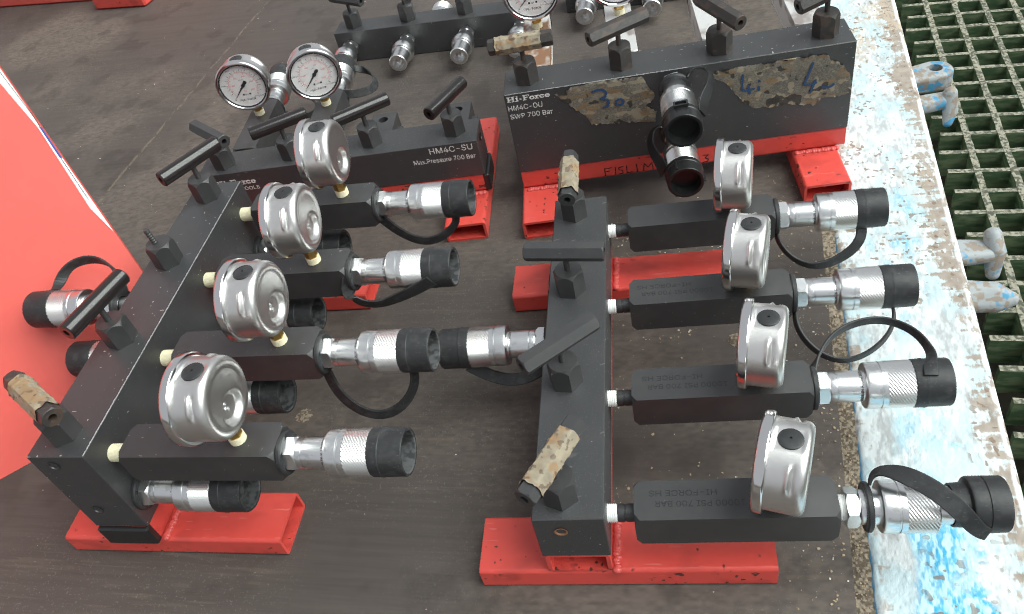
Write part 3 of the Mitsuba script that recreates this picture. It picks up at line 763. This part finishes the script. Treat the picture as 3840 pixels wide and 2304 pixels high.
R_ = thing('hydraulic_manifold', 'black grainy four-valve manifold nearest the blue painted beam, with hexagonal handles and gauges backs right', 'manifold', None)
labels[R_]['label'] = 'front right black manifold with four gauged outlets overhanging the painted beam'
MR = placed(0, 0, 0); HS, HD = 0.0503, 0.1008
add(R_ + '__block', cbox(-0.05, 0, 0, 0.3525, Z1, Z1 + HS, 0.0007), 'coat', MR, False)
frame(R_, MR @ trans(0, 0, 0) @ rot('z', 90), 0.3525, (0.0005, 0.2985), -0.116, 0.103, 0.05, welds=((0.0015, -0.0022), (0.2995, -0.0022)))
add(R_ + '__set_screw', SETSCREW, 'rust_hole', MR @ trans(-0.0312, 0.0003, 0.083) @ rot('z', -90), 30)
YR = [0.0192 + 0.1030 * k for k in range(4)]
hr = [(62.3, 1), (38.8, None), (-7.1, None), (90.1, 0)]
for k in range(4):
    valve(R_, MR @ trans(-0.0300, YR[k], Z1 + HS - 0.0005), (8, 22, 20, 6)[k], 'hex', hr[k][0], tape=hr[k][1], tilt=(0, 0, 0, 0)[k], label={0: 'nearest valve, its handle wrapped in brown masking tape', 3: 'farthest valve, its handle wrapped in torn masking tape'}.get(k))
    gb = numbered(R_ + '__gauge_block')
    A = MR @ trans(0, YR[k], 0.0729)
    add(gb + '__bar', BAR, 'black_steel', A @ trans(0.0195, 0, 0), 25)
    add(gb + '__taped_thread', NIPPLE_W, 'tape_white', A, 40)
    add(gb + '__nipple', NIPPLE_B, 'black_steel', A, 35)
    if k < 3:
        w = text('10000 PSI 700 BAR', -0.030, 0.030, 0.001, 0.0045)
        w2 = text('HI-FORCE HS', -0.012, 0.034, -0.0075, 0.0045)
        add(gb + '__engraving', join(w, w2), 'engraving', A @ trans(0.064 - 0.002 * k, 0.000, 0.0156) @ rot('z', 180), False)
    gauge(R_, MR @ trans(0.1195, YR[k], 0.0883 - 0.0119) @ trans(0, 0, 0.0119 - 0.0119) @ rot('z', (163.8, 167.8, 166.9, 171.2)[k]), None, 'tape_white')
CX = 0.1545
def rel(pts, dx=0.154):
    return [(x - dx, y, z) for x, y, z in pts]
st0 = [(0.021, 0.010, 0.014), (0.0255, 0.012, 0.0235), (0.040, 0.004, 0.0300), (0.0570, -0.006, 0.0255), (0.0720, -0.016, 0.0140), (0.0800, -0.0195, 0.004), (0.0880, -0.0190, -0.004)]
sd0 = [(0.3, 1, -0.5), (0.4, 1, -0.4), (0.7, 0.7, 0.5), (0.7, 0.6, 0.6), (0.6, 0.5, 0.8), (0.2, 0.2, 1), (0.0, 0.2, 1)]
def mr_coupler(k, **kw):
    return coupler(R_, MR @ trans(CX, YR[k], 0.0735), **kw)
c = numbered(R_ + '__coupler')
P0 = MR @ trans(CX, YR[0], 0.0735)
add(c + '__hex_nut', moved(HEXN, trans(0.001, 0, 0)), 'zinc', P0 @ rot('x', 25), 20)
add(c + '__thread', thread(-0.001, 0.006, 0.0088, 0.0016, 0.0006), 'tape_white', P0, 40)
add(c + '__body', CBODY, 'zinc', P0 @ trans(0.001, 0, 0), 35)
add(c + '__retaining_ring', RING, 'rubber', P0 @ trans(0.0170, 0, 0), 35)
add(c + '__sleeve', SLEEVE, 'zinc', P0 @ trans(-0.0110, 0, 0), 35)
add(c + '__knurled_grip', KNURL, 'knurl', P0 @ trans(-0.0110, 0, 0), False)
add(c + '__grip_edge', KEND, 'zinc', P0 @ trans(-0.0110, 0, 0), 35)
add(c + '__nose', moved(NOSE, trans(-0.0135, 0, 0)), 'zinc', P0, 35)
add(c + '__dust_cap', lathe([(0.0700, 0.0130), (0.0700, 0.0142), (0.0790, 0.0148), (0.0800, 0.0178), (0.0812, 0.0184), (0.0885, 0.0184), (0.0888, 0.0178), (0.0896, 0.0178), (0.0900, 0.0184), (0.1015, 0.0182), (0.1026, 0.0174), (0.1026, 0.0158), (0.088, 0.0150), (0.088, 0)], 56), 'rubber', P0, 35)
add(c + '__strap', strap_mesh(st0, sd0, [0.0048, 0.0048, 0.0060, 0.0062, 0.0062, 0.0058, 0.0050]), 'rubber', P0, 40)
down = lambda a: (0, math.cos(math.radians(a)), -math.sin(math.radians(a)))
st1 = [(0.002, 0.0150, 0.002), (0.0090, 0.0270, 0.004), (0.0200, 0.0430, 0.006), (0.0450, 0.0590, 0.006), (0.0660, 0.0610, 0.004), (0.0850, 0.0460, 0.003), (0.0890, 0.0260, 0.006), (0.0830, 0.0060, 0.0170), (0.0800, -0.008, 0.0180)]
sd1 = [(1, 0, 0.3), (0.3, 0, 1), (0.1, 0, 1), (0, 0.1, 1), (0, 0.1, 1), (0.1, 0.2, 1), (0.4, 0.3, 1), (1, 0.2, 0.3), (1, 0.1, 0)]
st2 = [(0.002, -0.012, -0.009), (0.0040, -0.0240, -0.0205), (0.0150, -0.0370, -0.0310), (0.0323, -0.0446, -0.0374), (0.0623, -0.0386, -0.0324), (0.0790, -0.0220, -0.0180), (0.0800, -0.0120, -0.0130)]
st3 = [(0.001, -0.0100, -0.0130), (0.0100, -0.0203, -0.0290), (0.0320, -0.0281, -0.0401), (0.0580, -0.0248, -0.0355), (0.0749, -0.0157, -0.0224), (0.0765, -0.0100, -0.0150)]
mr_coupler(1, strap=st1, sdir=sd1, hw=[0.0040, 0.0036, 0.0036, 0.0036, 0.0036, 0.0040, 0.0048, 0.0048])
mr_coupler(2, strap=st2, sdir=('twist', down(50), [15, 25, 30, 30, 20]), hw=0.0036)
mr_coupler(3, strap=st3, sdir=('twist', down(35), [20, 30, 60, 75, 75]), hw=[0.0036, 0.0036, 0.0042, 0.0048, 0.0050])
LC = MR @ trans(-0.05, 0.1870, 0.0729) @ rot('z', 180)
stl = [(0.003, 0.010, -0.012), (0.0141, 0.0095, -0.0262), (0.0374, 0.0119, -0.0327), (0.0659, 0.0084, -0.0231), (0.0761, 0.0060, -0.0165)]
coupler(R_, LC, strap=stl, sdir=('twist', (0, -0.94, -0.34), [20, 60, 70, 60]), hw=0.0055)
# torn label hanging off the left face of the block
flap = lambda pts, th: moved(sheet(ragged(pts, 0.0006, 9), 0.003, 0.0016), rot('z', -90))
add(R_ + '__torn_label', flap([(-0.262, 0.050), (-0.232, 0.052), (-0.225, 0.080), (-0.238, 0.0955), (-0.250, 0.0955), (-0.262, 0.080)], 0), 'torn_label', MR @ trans(-0.0505, 0, 0), 40)
add(R_ + '__torn_label', flap([(-0.150, 0.052), (-0.110, 0.050), (-0.098, 0.066), (-0.120, 0.088), (-0.148, 0.080)], 0), 'torn_label', MR @ trans(-0.0508, 0, 0) @ rot('z', -4), 40)

# ------------------------------------------------------------------ manifold at front left (two rows)
L_ = thing('hydraulic_manifold', 'tall black manifold with polished round handles beside the red case, gauge backs facing', 'manifold')
labels[L_]['label'] = 'front left tall black manifold beside the red case, with round handles and one bare stem'
ML = placed(-0.3838, 0.0315, -2.0825)
add(L_ + '__block', cbox(-0.05, 0, 0, 0.340, Z1, Z1 + HD, 0.0006), 'coat', ML, False)
add(L_ + '__worn_edge', trimesh.creation.extrude_polygon(ragged([(0, 0), (0.0006, 0), (0.0006, 0.338), (0, 0.338)], 0.00012, 3, 0.0012), 0.0002, engine='earcut'), 'bare_edge', ML @ trans(-0.00085, 0.001, Z1 + HD - 0.00005) @ rot('y', 35), False)
frame(L_, ML @ rot('z', 90), 0.340, (0.0015, 0.2915), -0.1075, 0.0987, 0.05, welds=((0.003, -0.0022), (0.292, -0.0022)))
add(L_ + '__end_cap', cbox(-0.0492, -0.0008, -0.0035, 0.004, HF + 0.0006, Z1 - 0.0006, 0.0016), 'black_plastic', ML, 20)
for z in (0.1372, 0.0744):
    add(L_ + '__set_screw', SETSCREW, 'black_steel', ML @ trans(-0.0322, 0.0003, z) @ rot('z', -90), 30)
YL = [0.0218 + 0.0982 * k for k in range(4)]
hl = [('hex', 146.8), ('round', 75.4), (None, 0), ('round8', 57.2)]
for k in range(4):
    kind = 'round' if (hl[k][0] or '').startswith('round') else hl[k][0]
    valve(L_, ML @ trans(-0.0268, YL[k], Z1 + HD - 0.0005), (-3, 12, 8, 5)[k], kind, hl[k][1], tape=2 if k == 0 else None, m_handle='worn_steel' if k == 0 else 'black_steel', label={0: 'nearest valve, its drilled handle wrapped in stained tape', 2: 'valve that lost its handle, bare stem standing'}.get(k))
    gb = numbered(L_ + '__gauge_block')
    A = ML @ trans(0, YL[k], Z1 + 0.0750)
    add(gb + '__bar', moved(BAR, np.diag([0.129 / 0.134, 1, 1, 1])), 'black_steel', A @ trans(0.0190, 0, 0), 25)
    add(gb + '__taped_thread', NIPPLE_C, 'tape_cream', A, 40)
    gauge(L_, ML @ trans(0.1160, YL[k], Z1 + 0.0750 + 0.0154) @ rot('z', (180, 180.6, 184, 183)[k]), None, 'tape_cream')
    B = ML @ trans(0, YL[k] - 0.0015, Z1 + 0.0250)
    coupler(L_, B, text_ring=k == 0)
    U = ML @ trans(0.1485, YL[k] - 0.001, Z1 + 0.0750)
    if k == 0:
        coupler(L_, U)
    elif k == 1:
        coupler(L_, U, strap=[(0.001, -0.007, -0.0120), (0.0010, -0.0080, -0.0200), (0.0086, -0.0148, -0.0408), (0.0368, -0.0207, -0.0569), (0.0659, -0.0153, -0.0421), (0.0755, -0.0079, -0.0218), (0.0755, -0.006, -0.0150)], sdir=('twist', down(20), [65, 70, 75, 70, 45, 25]), hw=[0.0062, 0.0062, 0.0054, 0.0050, 0.0042])
    elif k == 2:
        coupler(L_, U, strap=[(0.000, -0.003, 0.0100), (-0.0025, -0.012, 0.0010), (-0.0020, -0.0165, -0.0130), (0.0090, -0.0185, -0.0216), (0.0404, -0.0190, -0.0175), (0.0700, -0.0180, -0.0040), (0.0790, -0.0180, 0.0010)], sdir=[(0.2, 0.8, -0.5), (0.3, 0.5, -0.8), (0.5, 0, -0.85), (0, 0.25, -1), (0, 0.25, -1), (0.2, 0.1, -1), (0.2, 0.1, -1)], hw=0.0062)
    else:
        coupler(L_, U, strap=[(0.001, -0.006, -0.0120), (0.0160, -0.0100, -0.0272), (0.0456, -0.0141, -0.0387), (0.0689, -0.0109, -0.0298), (0.0770, -0.0073, -0.0201), (0.0770, -0.0060, -0.0150)], sdir=('twist', down(20), [70, 70, 70, 60, 30]), hw=[0.0062, 0.0054, 0.0052, 0.0048, 0.0045])
# two couplers at the far side, towards the red case
Q = ML @ trans(-0.0775, 0.1895, Z1 + 0.0750) @ rot('z', 180)
add(L_ + '__nipple', lathe([(-0.028, 0), (-0.028, 0.0095), (-0.020, 0.0095), (-0.0195, 0.0078), (0.001, 0.0078), (0.001, 0)], 32), 'zinc', Q, 35)
coupler(L_, Q, strap=[(0.002, -0.013, 0.006), (0.018, -0.034, 0.016), (0.046, -0.044, 0.022), (0.068, -0.034, 0.020), (0.0755, -0.019, 0.012), (0.0755, -0.013, 0.012)], sdir=[(0.4, 0.3, 1), (0, 0.3, 1), (0, 0.2, 1), (0, 0.3, 1), (1, 0.2, 0.2), (1, 0, 0)], hw=[0.005, 0.0058, 0.0058, 0.0045])
coupler(L_, ML @ trans(-0.05, 0.168, Z1 + 0.0250) @ rot('z', 180), text_ring=False)

# ------------------------------------------------------------------ manifold at back right (two rows), lettered
B_ = thing('hydraulic_manifold', 'tall black manifold with white lettering and torn brown labels, rusty handles', 'manifold')
labels[B_]['label'] = 'back right tall black manifold with torn brown labels and blue handwriting on its front'
MB = placed(-0.1041, 0.476, 3.41); LB = 0.3585
add(B_ + '__worn_edge', trimesh.creation.extrude_polygon(ragged([(0.001, 0), (LB - 0.001, 0), (LB - 0.001, 0.0006), (0.001, 0.0006)], 0.00016, 6, 0.0015), 0.0002, engine='earcut'), 'bare_edge', MB @ trans(0, 0.0001, Z1 + HD - 0.0007) @ rot('x', 45), False)
add(B_ + '__block', cbox(0, LB, 0, 0.0498, Z1, Z1 + HD, 0.0007), 'coat', MB, False)
frame(B_, MB, LB, (-0.0015, 0.302), -0.062, 0.160, 0.0498, welds=((0.006, -0.0022), (0.3065, -0.0022)))
for k, (x, a) in enumerate(((0.0255, 1.5), (0.1259, 26.3), (0.2278, -61.2), (0.3335, 20.0))):
    valve(B_, MB @ trans(x, 0.0240, Z1 + HD - 0.0005), (14, 0, 22, 24)[k], 'hex', a, 'worn_steel', 'worn_steel', tape=0 if k == 0 else None, tilt=(0, -2, 4, -8)[k], label={0: 'leftmost valve, its rusty handle wrapped in brown tape'}.get(k))
for k, x in enumerate((0.0325, 0.1310, 0.2320, 0.3300)):
    gb = numbered(B_ + '__gauge_block')
    A = MB @ trans(x, 0.0498, Z1 + 0.0750) @ rot('z', 90)
    add(gb + '__bar', BAR, 'rust_bar' if k == 0 else 'bare_bar', A @ trans(0.0195, 0, 0), 25)
    add(gb + '__nipple', NIPPLE_C, 'worn_steel', A, 40)
    if k < 2:
        gauge(B_, MB @ trans(x + (0.0016, 0.0016)[k], 0.1650, Z1 + 0.0750 + 0.0154) @ rot('z', (-88, -90)[k]), None, 'tape_cream', back=False)
    coupler(B_, A @ trans(0.1545, 0, 0), cap=k != 1, text_ring=False)
F = MB @ trans(0.177, 0, Z1 + 0.0865) @ rot('z', -90)
XZ = np.array([[1, 0, 0, 0], [0, 0, -1, 0], [0, 1, 0, 0], [0, 0, 0, 1.0]])      # writing in xy onto a face looking to -y
c = numbered(B_ + '__coupler')
add(c + '__hex_nut', HEXN, 'zinc', F @ rot('x', 12), 20)
add(c + '__body', lathe([(0.010, 0), (0.010, 0.0105), (0.014, 0.0122), (0.026, 0.0125), (0.031, 0.0150), (0.036, 0.0174), (0.0425, 0.0177), (0.043, 0.0172), (0.0438, 0.0177), (0.0735, 0.0177), (0.0745, 0.0165), (0.0745, 0)], 48), 'zinc', F, 35)
add(c + '__knurled_grip', moved(KNURL, trans(-0.0075, 0, 0)), 'knurl', F, False)
PC = lathe([(0.046, 0.0178), (0.046, 0.0190), (0.0475, 0.0195), (0.054, 0.0195), (0.055, 0.0188), (0.073, 0.0184), (0.0738, 0.0178), (0.0738, 0.0160), (0.0735, 0.0152), (0.058, 0.0140), (0.058, 0)], 56)
PC = moved(PC, trans(0.0738, 0, 0) @ np.diag([0.72, 1, 1, 1]) @ trans(-0.0738, 0, 0))
add(c + '__dust_cap', moved(PC, trans(0.0190, 0, 0)), 'black_plastic', F, 35)
def lug_frame():
    g = sbox(-0.007, -0.004, 0.007, 0.004).difference(sbox(-0.0052, -0.0024, 0.0052, 0.0024))
    return trimesh.creation.extrude_polygon(g, 0.003, engine='earcut')
add(c + '__cap_latch', moved(lug_frame(), trans(0.0515, 0.001, 0.0185) @ rot('z', 90)), 'black_plastic', F @ trans(0.0248, 0, 0) @ rot('x', 4), 20)
add(c + '__retaining_ring', RING, 'rubber', F @ trans(0.012, 0, 0), 35)
ss = [(0.014, 0.012, 0.010), (0.010, 0.023, 0.017), (0.022, 0.033, 0.019), (0.042, 0.032, 0.016), (0.060, 0.024, 0.011), (0.076, 0.0195, 0.006)]
sd = [(1, 0, 0.2), (0.9, -0.4, 0.3), (0.5, -0.5, 0.7), (0.3, -0.7, 0.8), (0.2, -0.7, 0.8), (0.2, -0.5, 0.9)]
add(c + '__strap', strap_mesh(ss, sd, [0.004, 0.004, 0.0048, 0.005, 0.0065, 0.006]), 'black_plastic', F, 40)
F2 = MB @ trans(0.1765, 0, Z1 + 0.0250) @ rot('z', -90)
c = coupler(B_, F2, cap=False, text_ring=False, strap=[(0.002, -0.014, 0.010), (0.016, -0.026, 0.014), (0.036, -0.029, 0.010), (0.056, -0.024, 0.006), (0.072, -0.0195, 0.002)], sdir=[(0.9, 0.3, 0.2), (0.4, 0.6, 0.7), (0.2, 0.6, 0.8), (0.1, 0.6, 0.8), (0.1, 0.4, 0.9)], hw=[0.004, 0.005, 0.005, 0.006, 0.008], m_strap='black_plastic')
add(c + '__dust_cap', moved(PC, trans(0.0195, 0, 0)), 'black_plastic', F2, 35)
for a in (25, 150, 265):
    add(c + '__cap_rib', cbox(0.078, 0.091, -0.0012, 0.0012, 0.0185, 0.0204, 0.0004), 'black_plastic', F2 @ rot('x', a), 20)
# lettering and labels of the front face
FB = MB @ trans(0, -0.00005, 0) @ XZ
def slab(x0, x1, y, cap):
    """Hi-Force in heavy slab-serif letters"""
    w = 0.19; out = []
    def bar(ax, ay, bx, by, t=w):
        out.append(LineString([(ax, ay), (bx, by)]).buffer(t / 2, cap_style=2))
    x = 0.0
    def H(x):
        bar(x + .22, 0, x + .22, 1); bar(x + .75, 0, x + .75, 1); bar(x + .2, .5, x + .8, .5, .14)
        for q in (.22, .75):
            for yy in (.06, .94): bar(x + q - .22, yy, x + q + .22, yy, .12)
    def i_(x):
        bar(x + .2, 0, x + .2, .68); bar(x, .06, x + .4, .06, .12); bar(x + .02, .64, x + .28, .64, .12); out.append(Point(x + .2, .9).buffer(.11))
    def F_(x):
        bar(x + .22, 0, x + .22, 1); bar(x, .06, x + .44, .06, .12); bar(x, .94, x + .8, .94, .12); bar(x + .2, .52, x + .6, .52, .13); bar(x + .76, .7, x + .76, 1, .1); bar(x + .56, .4, x + .56, .66, .1)
    def o_(x):
        out.append(Point(0, 0).buffer(1).difference(Point(0, 0).buffer(.55)) if False else LineString([(x + .32 + .22 * math.cos(a), .34 + .25 * math.sin(a)) for a in np.linspace(0, 6.2832, 30)]).buffer(.09))
    def r_(x):
        bar(x + .2, 0, x + .2, .68); bar(x, .06, x + .44, .06, .12); bar(x, .62, x + .28, .62, .12); out.append(LineString([(x + .24, .45), (x + .36, .58), (x + .52, .56)]).buffer(.08))
    def c_(x, e=False):
        a = np.linspace(math.radians(35 if not e else 0), math.radians(320), 30)
        out.append(LineString([(x + .32 + .22 * math.cos(q), .34 + .25 * math.sin(q)) for q in a]).buffer(.085))
        if e: bar(x + .14, .37, x + .62, .37, .1)
        else: out.append(Point(x + .5, .5).buffer(.1))
    H(0); i_(1.02); bar(1.5, .36, 1.8, .36, .14); F_(1.88); o_(2.68); r_(3.33); c_(3.86); c_(4.50, True)
    g = unary_union(out); b = g.bounds
    ms = [trimesh.creation.extrude_polygon(q, 0.00012, engine='earcut') for q in getattr(g, 'geoms', [g])]
    m = join(*ms); k = (x1 - x0) / (b[2] - b[0])
    m.apply_transform(np.diag([k, cap, 1, 1.0])); m.apply_translation([x0 - b[0] * k, y, 0]); return m
add(B_ + '__lettering', slab(0.0022, 0.0485, 0.1388, 0.0063), 'print_white', FB, False)
add(B_ + '__lettering', text('HM4C-DU', 0.0020, 0.0390, 0.1283, 0.0060), 'print_white', FB, False)
add(B_ + '__lettering', text('SWP 700 Bar', 0.0025, 0.0485, 0.1182, 0.0057), 'print_white', FB, False)
pL = ragged([(0.0524, 0.1414), (0.0762, 0.1464), (0.1028, 0.1476), (0.1201, 0.1472), (0.1461, 0.1458), (0.1498, 0.1362), (0.1560, 0.1265), (0.1573, 0.1182), (0.1460, 0.1110), (0.1577, 0.1030), (0.1553, 0.0893), (0.1272, 0.0939), (0.0895, 0.0968), (0.0833, 0.1085), (0.0686, 0.1232), (0.057, 0.1372)], 0.0006, 1)
pR = ragged([(0.2141, 0.1324), (0.2199, 0.1387), (0.2522, 0.1394), (0.291, 0.1398), (0.3313, 0.1398), (0.3339, 0.1315), (0.3438, 0.1282), (0.3557, 0.1103), (0.3576, 0.0903), (0.35, 0.0883), (0.3274, 0.0888), (0.3251, 0.0816), (0.2991, 0.0861), (0.2789, 0.0879), (0.2586, 0.0888), (0.2498, 0.0963), (0.2382, 0.1126), (0.2297, 0.124)], 0.0006, 2)
LAB = MB @ trans(0, -0.00005, 0)
tag(add(B_ + '__torn_label', sheet(pL, 0.0025, 0.0011), 'torn_label', LAB, 40), 'torn brown label left of the front couplers')
tag(add(B_ + '__torn_label', sheet(pR, 0.0025, 0.0011), 'torn_label', LAB, 40), 'torn brown label right of the front couplers')
INK = MB @ trans(0, -0.0018, 0) @ XZ
def arc(cx, cy, rx, ry, a0, a1, n=14):
    return [(cx + rx * math.cos(math.radians(a)), cy + ry * math.sin(math.radians(a))) for a in np.linspace(a0, a1, n)]
ink30 = [[(0.0935, 0.1378), (0.0985, 0.1392), (0.1040, 0.1385), (0.1075, 0.1345), (0.1060, 0.1300), (0.1010, 0.1278)], [(0.1010, 0.1278), (0.1075, 0.1262), (0.1090, 0.1220), (0.1070, 0.1180), (0.1030, 0.1170)], arc(0.1202, 0.1208, 0.0040, 0.0034, 0, 360)]
ink4 = [[(0.2474, 0.1300), (0.2466, 0.1200), (0.2468, 0.1140), (0.2500, 0.1118), (0.2585, 0.1128)], [(0.2530, 0.1168), (0.2540, 0.1120), (0.2545, 0.1078)], [(0.2640, 0.1212), (0.2642, 0.1206)], [(0.2636, 0.1140), (0.2638, 0.1105)], [(0.3168, 0.1321), (0.3130, 0.1200), (0.3093, 0.1085), (0.3150, 0.1080), (0.3213, 0.1090)], [(0.3205, 0.1120), (0.3165, 0.0990)], arc(0.3330, 0.1050, 0.0060, 0.0034, 200, 350)]
add(B_ + '__ink_number', strokes(ink30, 0.0024, 0.0004), 'ink_blue', INK, False)
add(B_ + '__ink_number', strokes(ink4, 0.0024, 0.0004), 'ink_blue', INK, False)
def fisl():
    L = []; y, h = 0.0262, 0.0095
    L += [[(0.0952, y), (0.0952, y + h)], [(0.0952, y + h), (0.1030, y + h + 0.0004)], [(0.0952, y + h * 0.55), (0.1000, y + h * 0.6)]]
    L += [[(0.1070, y), (0.1074, y + h)]]
    L += [[(0.1158, y + h), (0.1110, y + h * 0.9), (0.1112, y + h * 0.6), (0.1155, y + h * 0.45), (0.1150, y + 0.0005), (0.1105, y)]]
    L += [[(0.1200, y + h), (0.1200, y), (0.1262, y + 0.0004)], [(0.1320, y - 0.001), (0.1310, y + h + 0.001)]]
    L += [[(0.1385, y), (0.1400, y + h), (0.1440, y + h * 0.4), (0.1485, y + h), (0.1495, y)]]
    L += [arc(0.1975, y + h * 0.5, 0.0030, h * 0.45, 0, 360), [(0.2052, y + h), (0.2110, y + h), (0.2075, y + h * 0.6), (0.2112, y + h * 0.4), (0.2100, y + 0.0008), (0.2050, y)]]
    return L
for q in [fisl()[:3]] + [[l] for l in fisl()[3:]]:
    add(B_ + '__marker_letter', strokes(q, 0.0011), 'ink_black', MB @ trans(0, 0.00138, 0) @ XZ, False)

# ------------------------------------------------------------------ manifold at back left (single row), lettered
S_ = thing('hydraulic_manifold', 'low black manifold', 'manifold')
labels[S_]['label'] = 'low black manifold lettered HM4C-SU behind the front left manifold, its two dials showing'
MS = placed(-0.146, 0.480, 2.0824); WS, HSS = 0.0464, 0.0471
add(S_ + '__block', cbox(-0.340, 0, 0, WS, Z1, Z1 + HSS, 0.0007), 'coat', MS, False)
frame(S_, MS @ trans(-0.340, 0, 0), 0.340, (0.002, 0.2905), -0.0575, 0.161, WS, welds=((0.008, -0.0022), (0.292, -0.0022)))
add(S_ + '__end_cap', cbox(-0.004, 0.0035, 0.0008, WS - 0.0008, HF + 0.0006, Z1 - 0.0006, 0.0016), 'black_plastic', MS, 20)
add(S_ + '__set_screw', SETSCREW, 'black_steel', MS @ trans(0.0003, 0.023, Z1 + 0.0365), 30)
for k, (x, kind, a) in enumerate(((-0.3095, 'hex', -40.3), (-0.2240, 'round', 27.2), (-0.1260, 'round', 30.4), (-0.0271, 'round', 62.6))):
    valve(S_, MS @ trans(x, (0.019, 0.020, 0.0240, 0.0240)[k], Z1 + HSS - 0.0005), (16, 12, 14, 16)[k], kind, a)
for k, x in enumerate((-0.3010, -0.2095)):
    gb = numbered(S_ + '__gauge_block')
    A = MS @ trans(x, WS, 0.0730) @ rot('z', 90)
    add(gb + '__bar', moved(BAR, np.diag([0.114 / 0.134, 1, 1, 1])), 'black_steel', A @ trans(0.0136, 0, 0), 25)
    add(gb + '__nipple', NIPPLE_C, 'tape_cream', A @ trans(-0.004, 0, 0), 40)
    gauge(S_, MS @ trans(x - 0.0005, 0.1395, 0.0730 + 0.0154) @ rot('z', (-84, -72)[k]), None, 'tape_cream', back=False)
    U = A @ trans(0.1278, 0, 0) @ rot('z', 6)
    if k == 0:
        coupler(S_, U, strap=[(0.002, -0.013, -0.006), (0.020, -0.032, -0.030), (0.045, -0.045, -0.036), (0.066, -0.036, -0.030), (0.0755, -0.016, -0.012)], sdir=(0, 0.3, 1), hw=0.0045, text_ring=False)
    else:
        coupler(S_, U, strap=[(0.002, -0.012, 0.006), (0.004, -0.026, 0.002), (0.025, -0.045, -0.006), (0.060, -0.045, -0.010), (0.084, -0.030, -0.008), (0.080, -0.016, 0.000)], sdir=[(0.3, 0.3, 1), (0.1, 0.4, 1), (0, 0.4, 1), (0, 0.4, 1), (0.2, 0.4, 1), (0.6, 0.4, 0.8)], hw=[0.006, 0.0055, 0.0055, 0.005, 0.005], text_ring=False)
STUB = square_bar(0.046, c=0.004)
HOLE = lathe([(0.0006, 0.0072), (0.0010, 0.0066), (0.0006, 0.0060), (-0.0002, 0.0058), (-0.0002, 0)], 32); HOLE.apply_transform(rot('y', -90))
for x in (-0.1245, -0.0310):
    gb = numbered(S_ + '__gauge_block')
    b = m3.Manifold.cube([0.031, 0.050, 0.031], False).translate([-0.0155, 0, 0]) + m3.Manifold.cube([0.012, 0.034, 0.020], False).translate([0.010, 0, 0])
    b = b - m3.Manifold.cylinder(0.03, 0.0060, 0.0060, 28).translate([0, 0.0355, 0.012])
    add(gb + '__bar', tm(b), 'black_steel', MS @ trans(x, WS, 0.0574), 25)
FS = MS @ trans(0, -0.00005, 0) @ XZ
add(S_ + '__lettering', text('HM4C-SU', -0.0563, -0.0064, 0.0839, 0.0074), 'print_white', FS, False)
add(S_ + '__lettering', text('Max.Pressure 700 Bar', -0.0780, -0.0053, 0.0722, 0.0058), 'print_white', FS, False)
add(S_ + '__lettering', slab(-0.3215, -0.2716, 0.0768, 0.0080), 'print_white', FS, False)
add(S_ + '__lettering', text('HYDRAULIC TOOLS', -0.3430 + 0.004, -0.2702, 0.0684, 0.0048), 'print_white', FS, False)

# ------------------------------------------------------------------ far manifolds lying on the deck
def far_manifold(label, M, L, W, ports, nuts, group=None):
    t = thing('hydraulic_manifold', label, 'manifold')
    add(t + '__block', cbox(0, L, 0, W, 0.0005, 0.0503, 0.0007), 'coat', M, False)
    for x, strap in ports:
        c = numbered(t + '__coupler'); A = M @ trans(x, 0, 0.0255) @ rot('z', -90)
        add(c + '__hex_nut', MALE_HEX, 'zinc', A @ rot('x', 10), 20)
        add(c + '__body', MALE, 'zinc', A, 35)
        add(c + '__valve_pin', MALE_PIN, 'zinc', A, 35)
    for x, a in nuts:
        valve(t, M @ trans(x, W / 2, 0.0500), 10, 'hex', a, tilt=0)
    return t
FARM = placed(-0.4366, 0.8944, -2.3)
V_ = far_manifold('black manifold lying flat on the plywood at the far edge, with pointed silver couplers', FARM, 0.318, 0.041, ((0.022, 1), (0.1165, 0), (0.2120, 0), (0.298, 0)), ((0.030, 152), (0.1200, 120), (0.2125, 70), (0.300, 30)))
add(V_ + '__back_coupler', SLEEVE, 'zinc', FARM @ trans(0.160, 0.041, 0.028) @ rot('z', 90) @ trans(-0.030, 0, 0), 35)
add(V_ + '__back_coupler', KNURL, 'knurl', FARM @ trans(0.160, 0.041, 0.028) @ rot('z', 90) @ trans(-0.030, 0, 0), False)
add(V_ + '__back_coupler', CBODY, 'zinc', FARM @ trans(0.160, 0.041, 0.028) @ rot('z', 90), 35)
FAR2 = placed(-0.0750, 0.9590, -3.0)
far_manifold('black manifold partly cut off at the top edge, behind the silver gauge bars', FAR2, 0.33, 0.045, ((0.036, 0), (0.136, 0), (0.232, 0)), ((0.045, 20),))
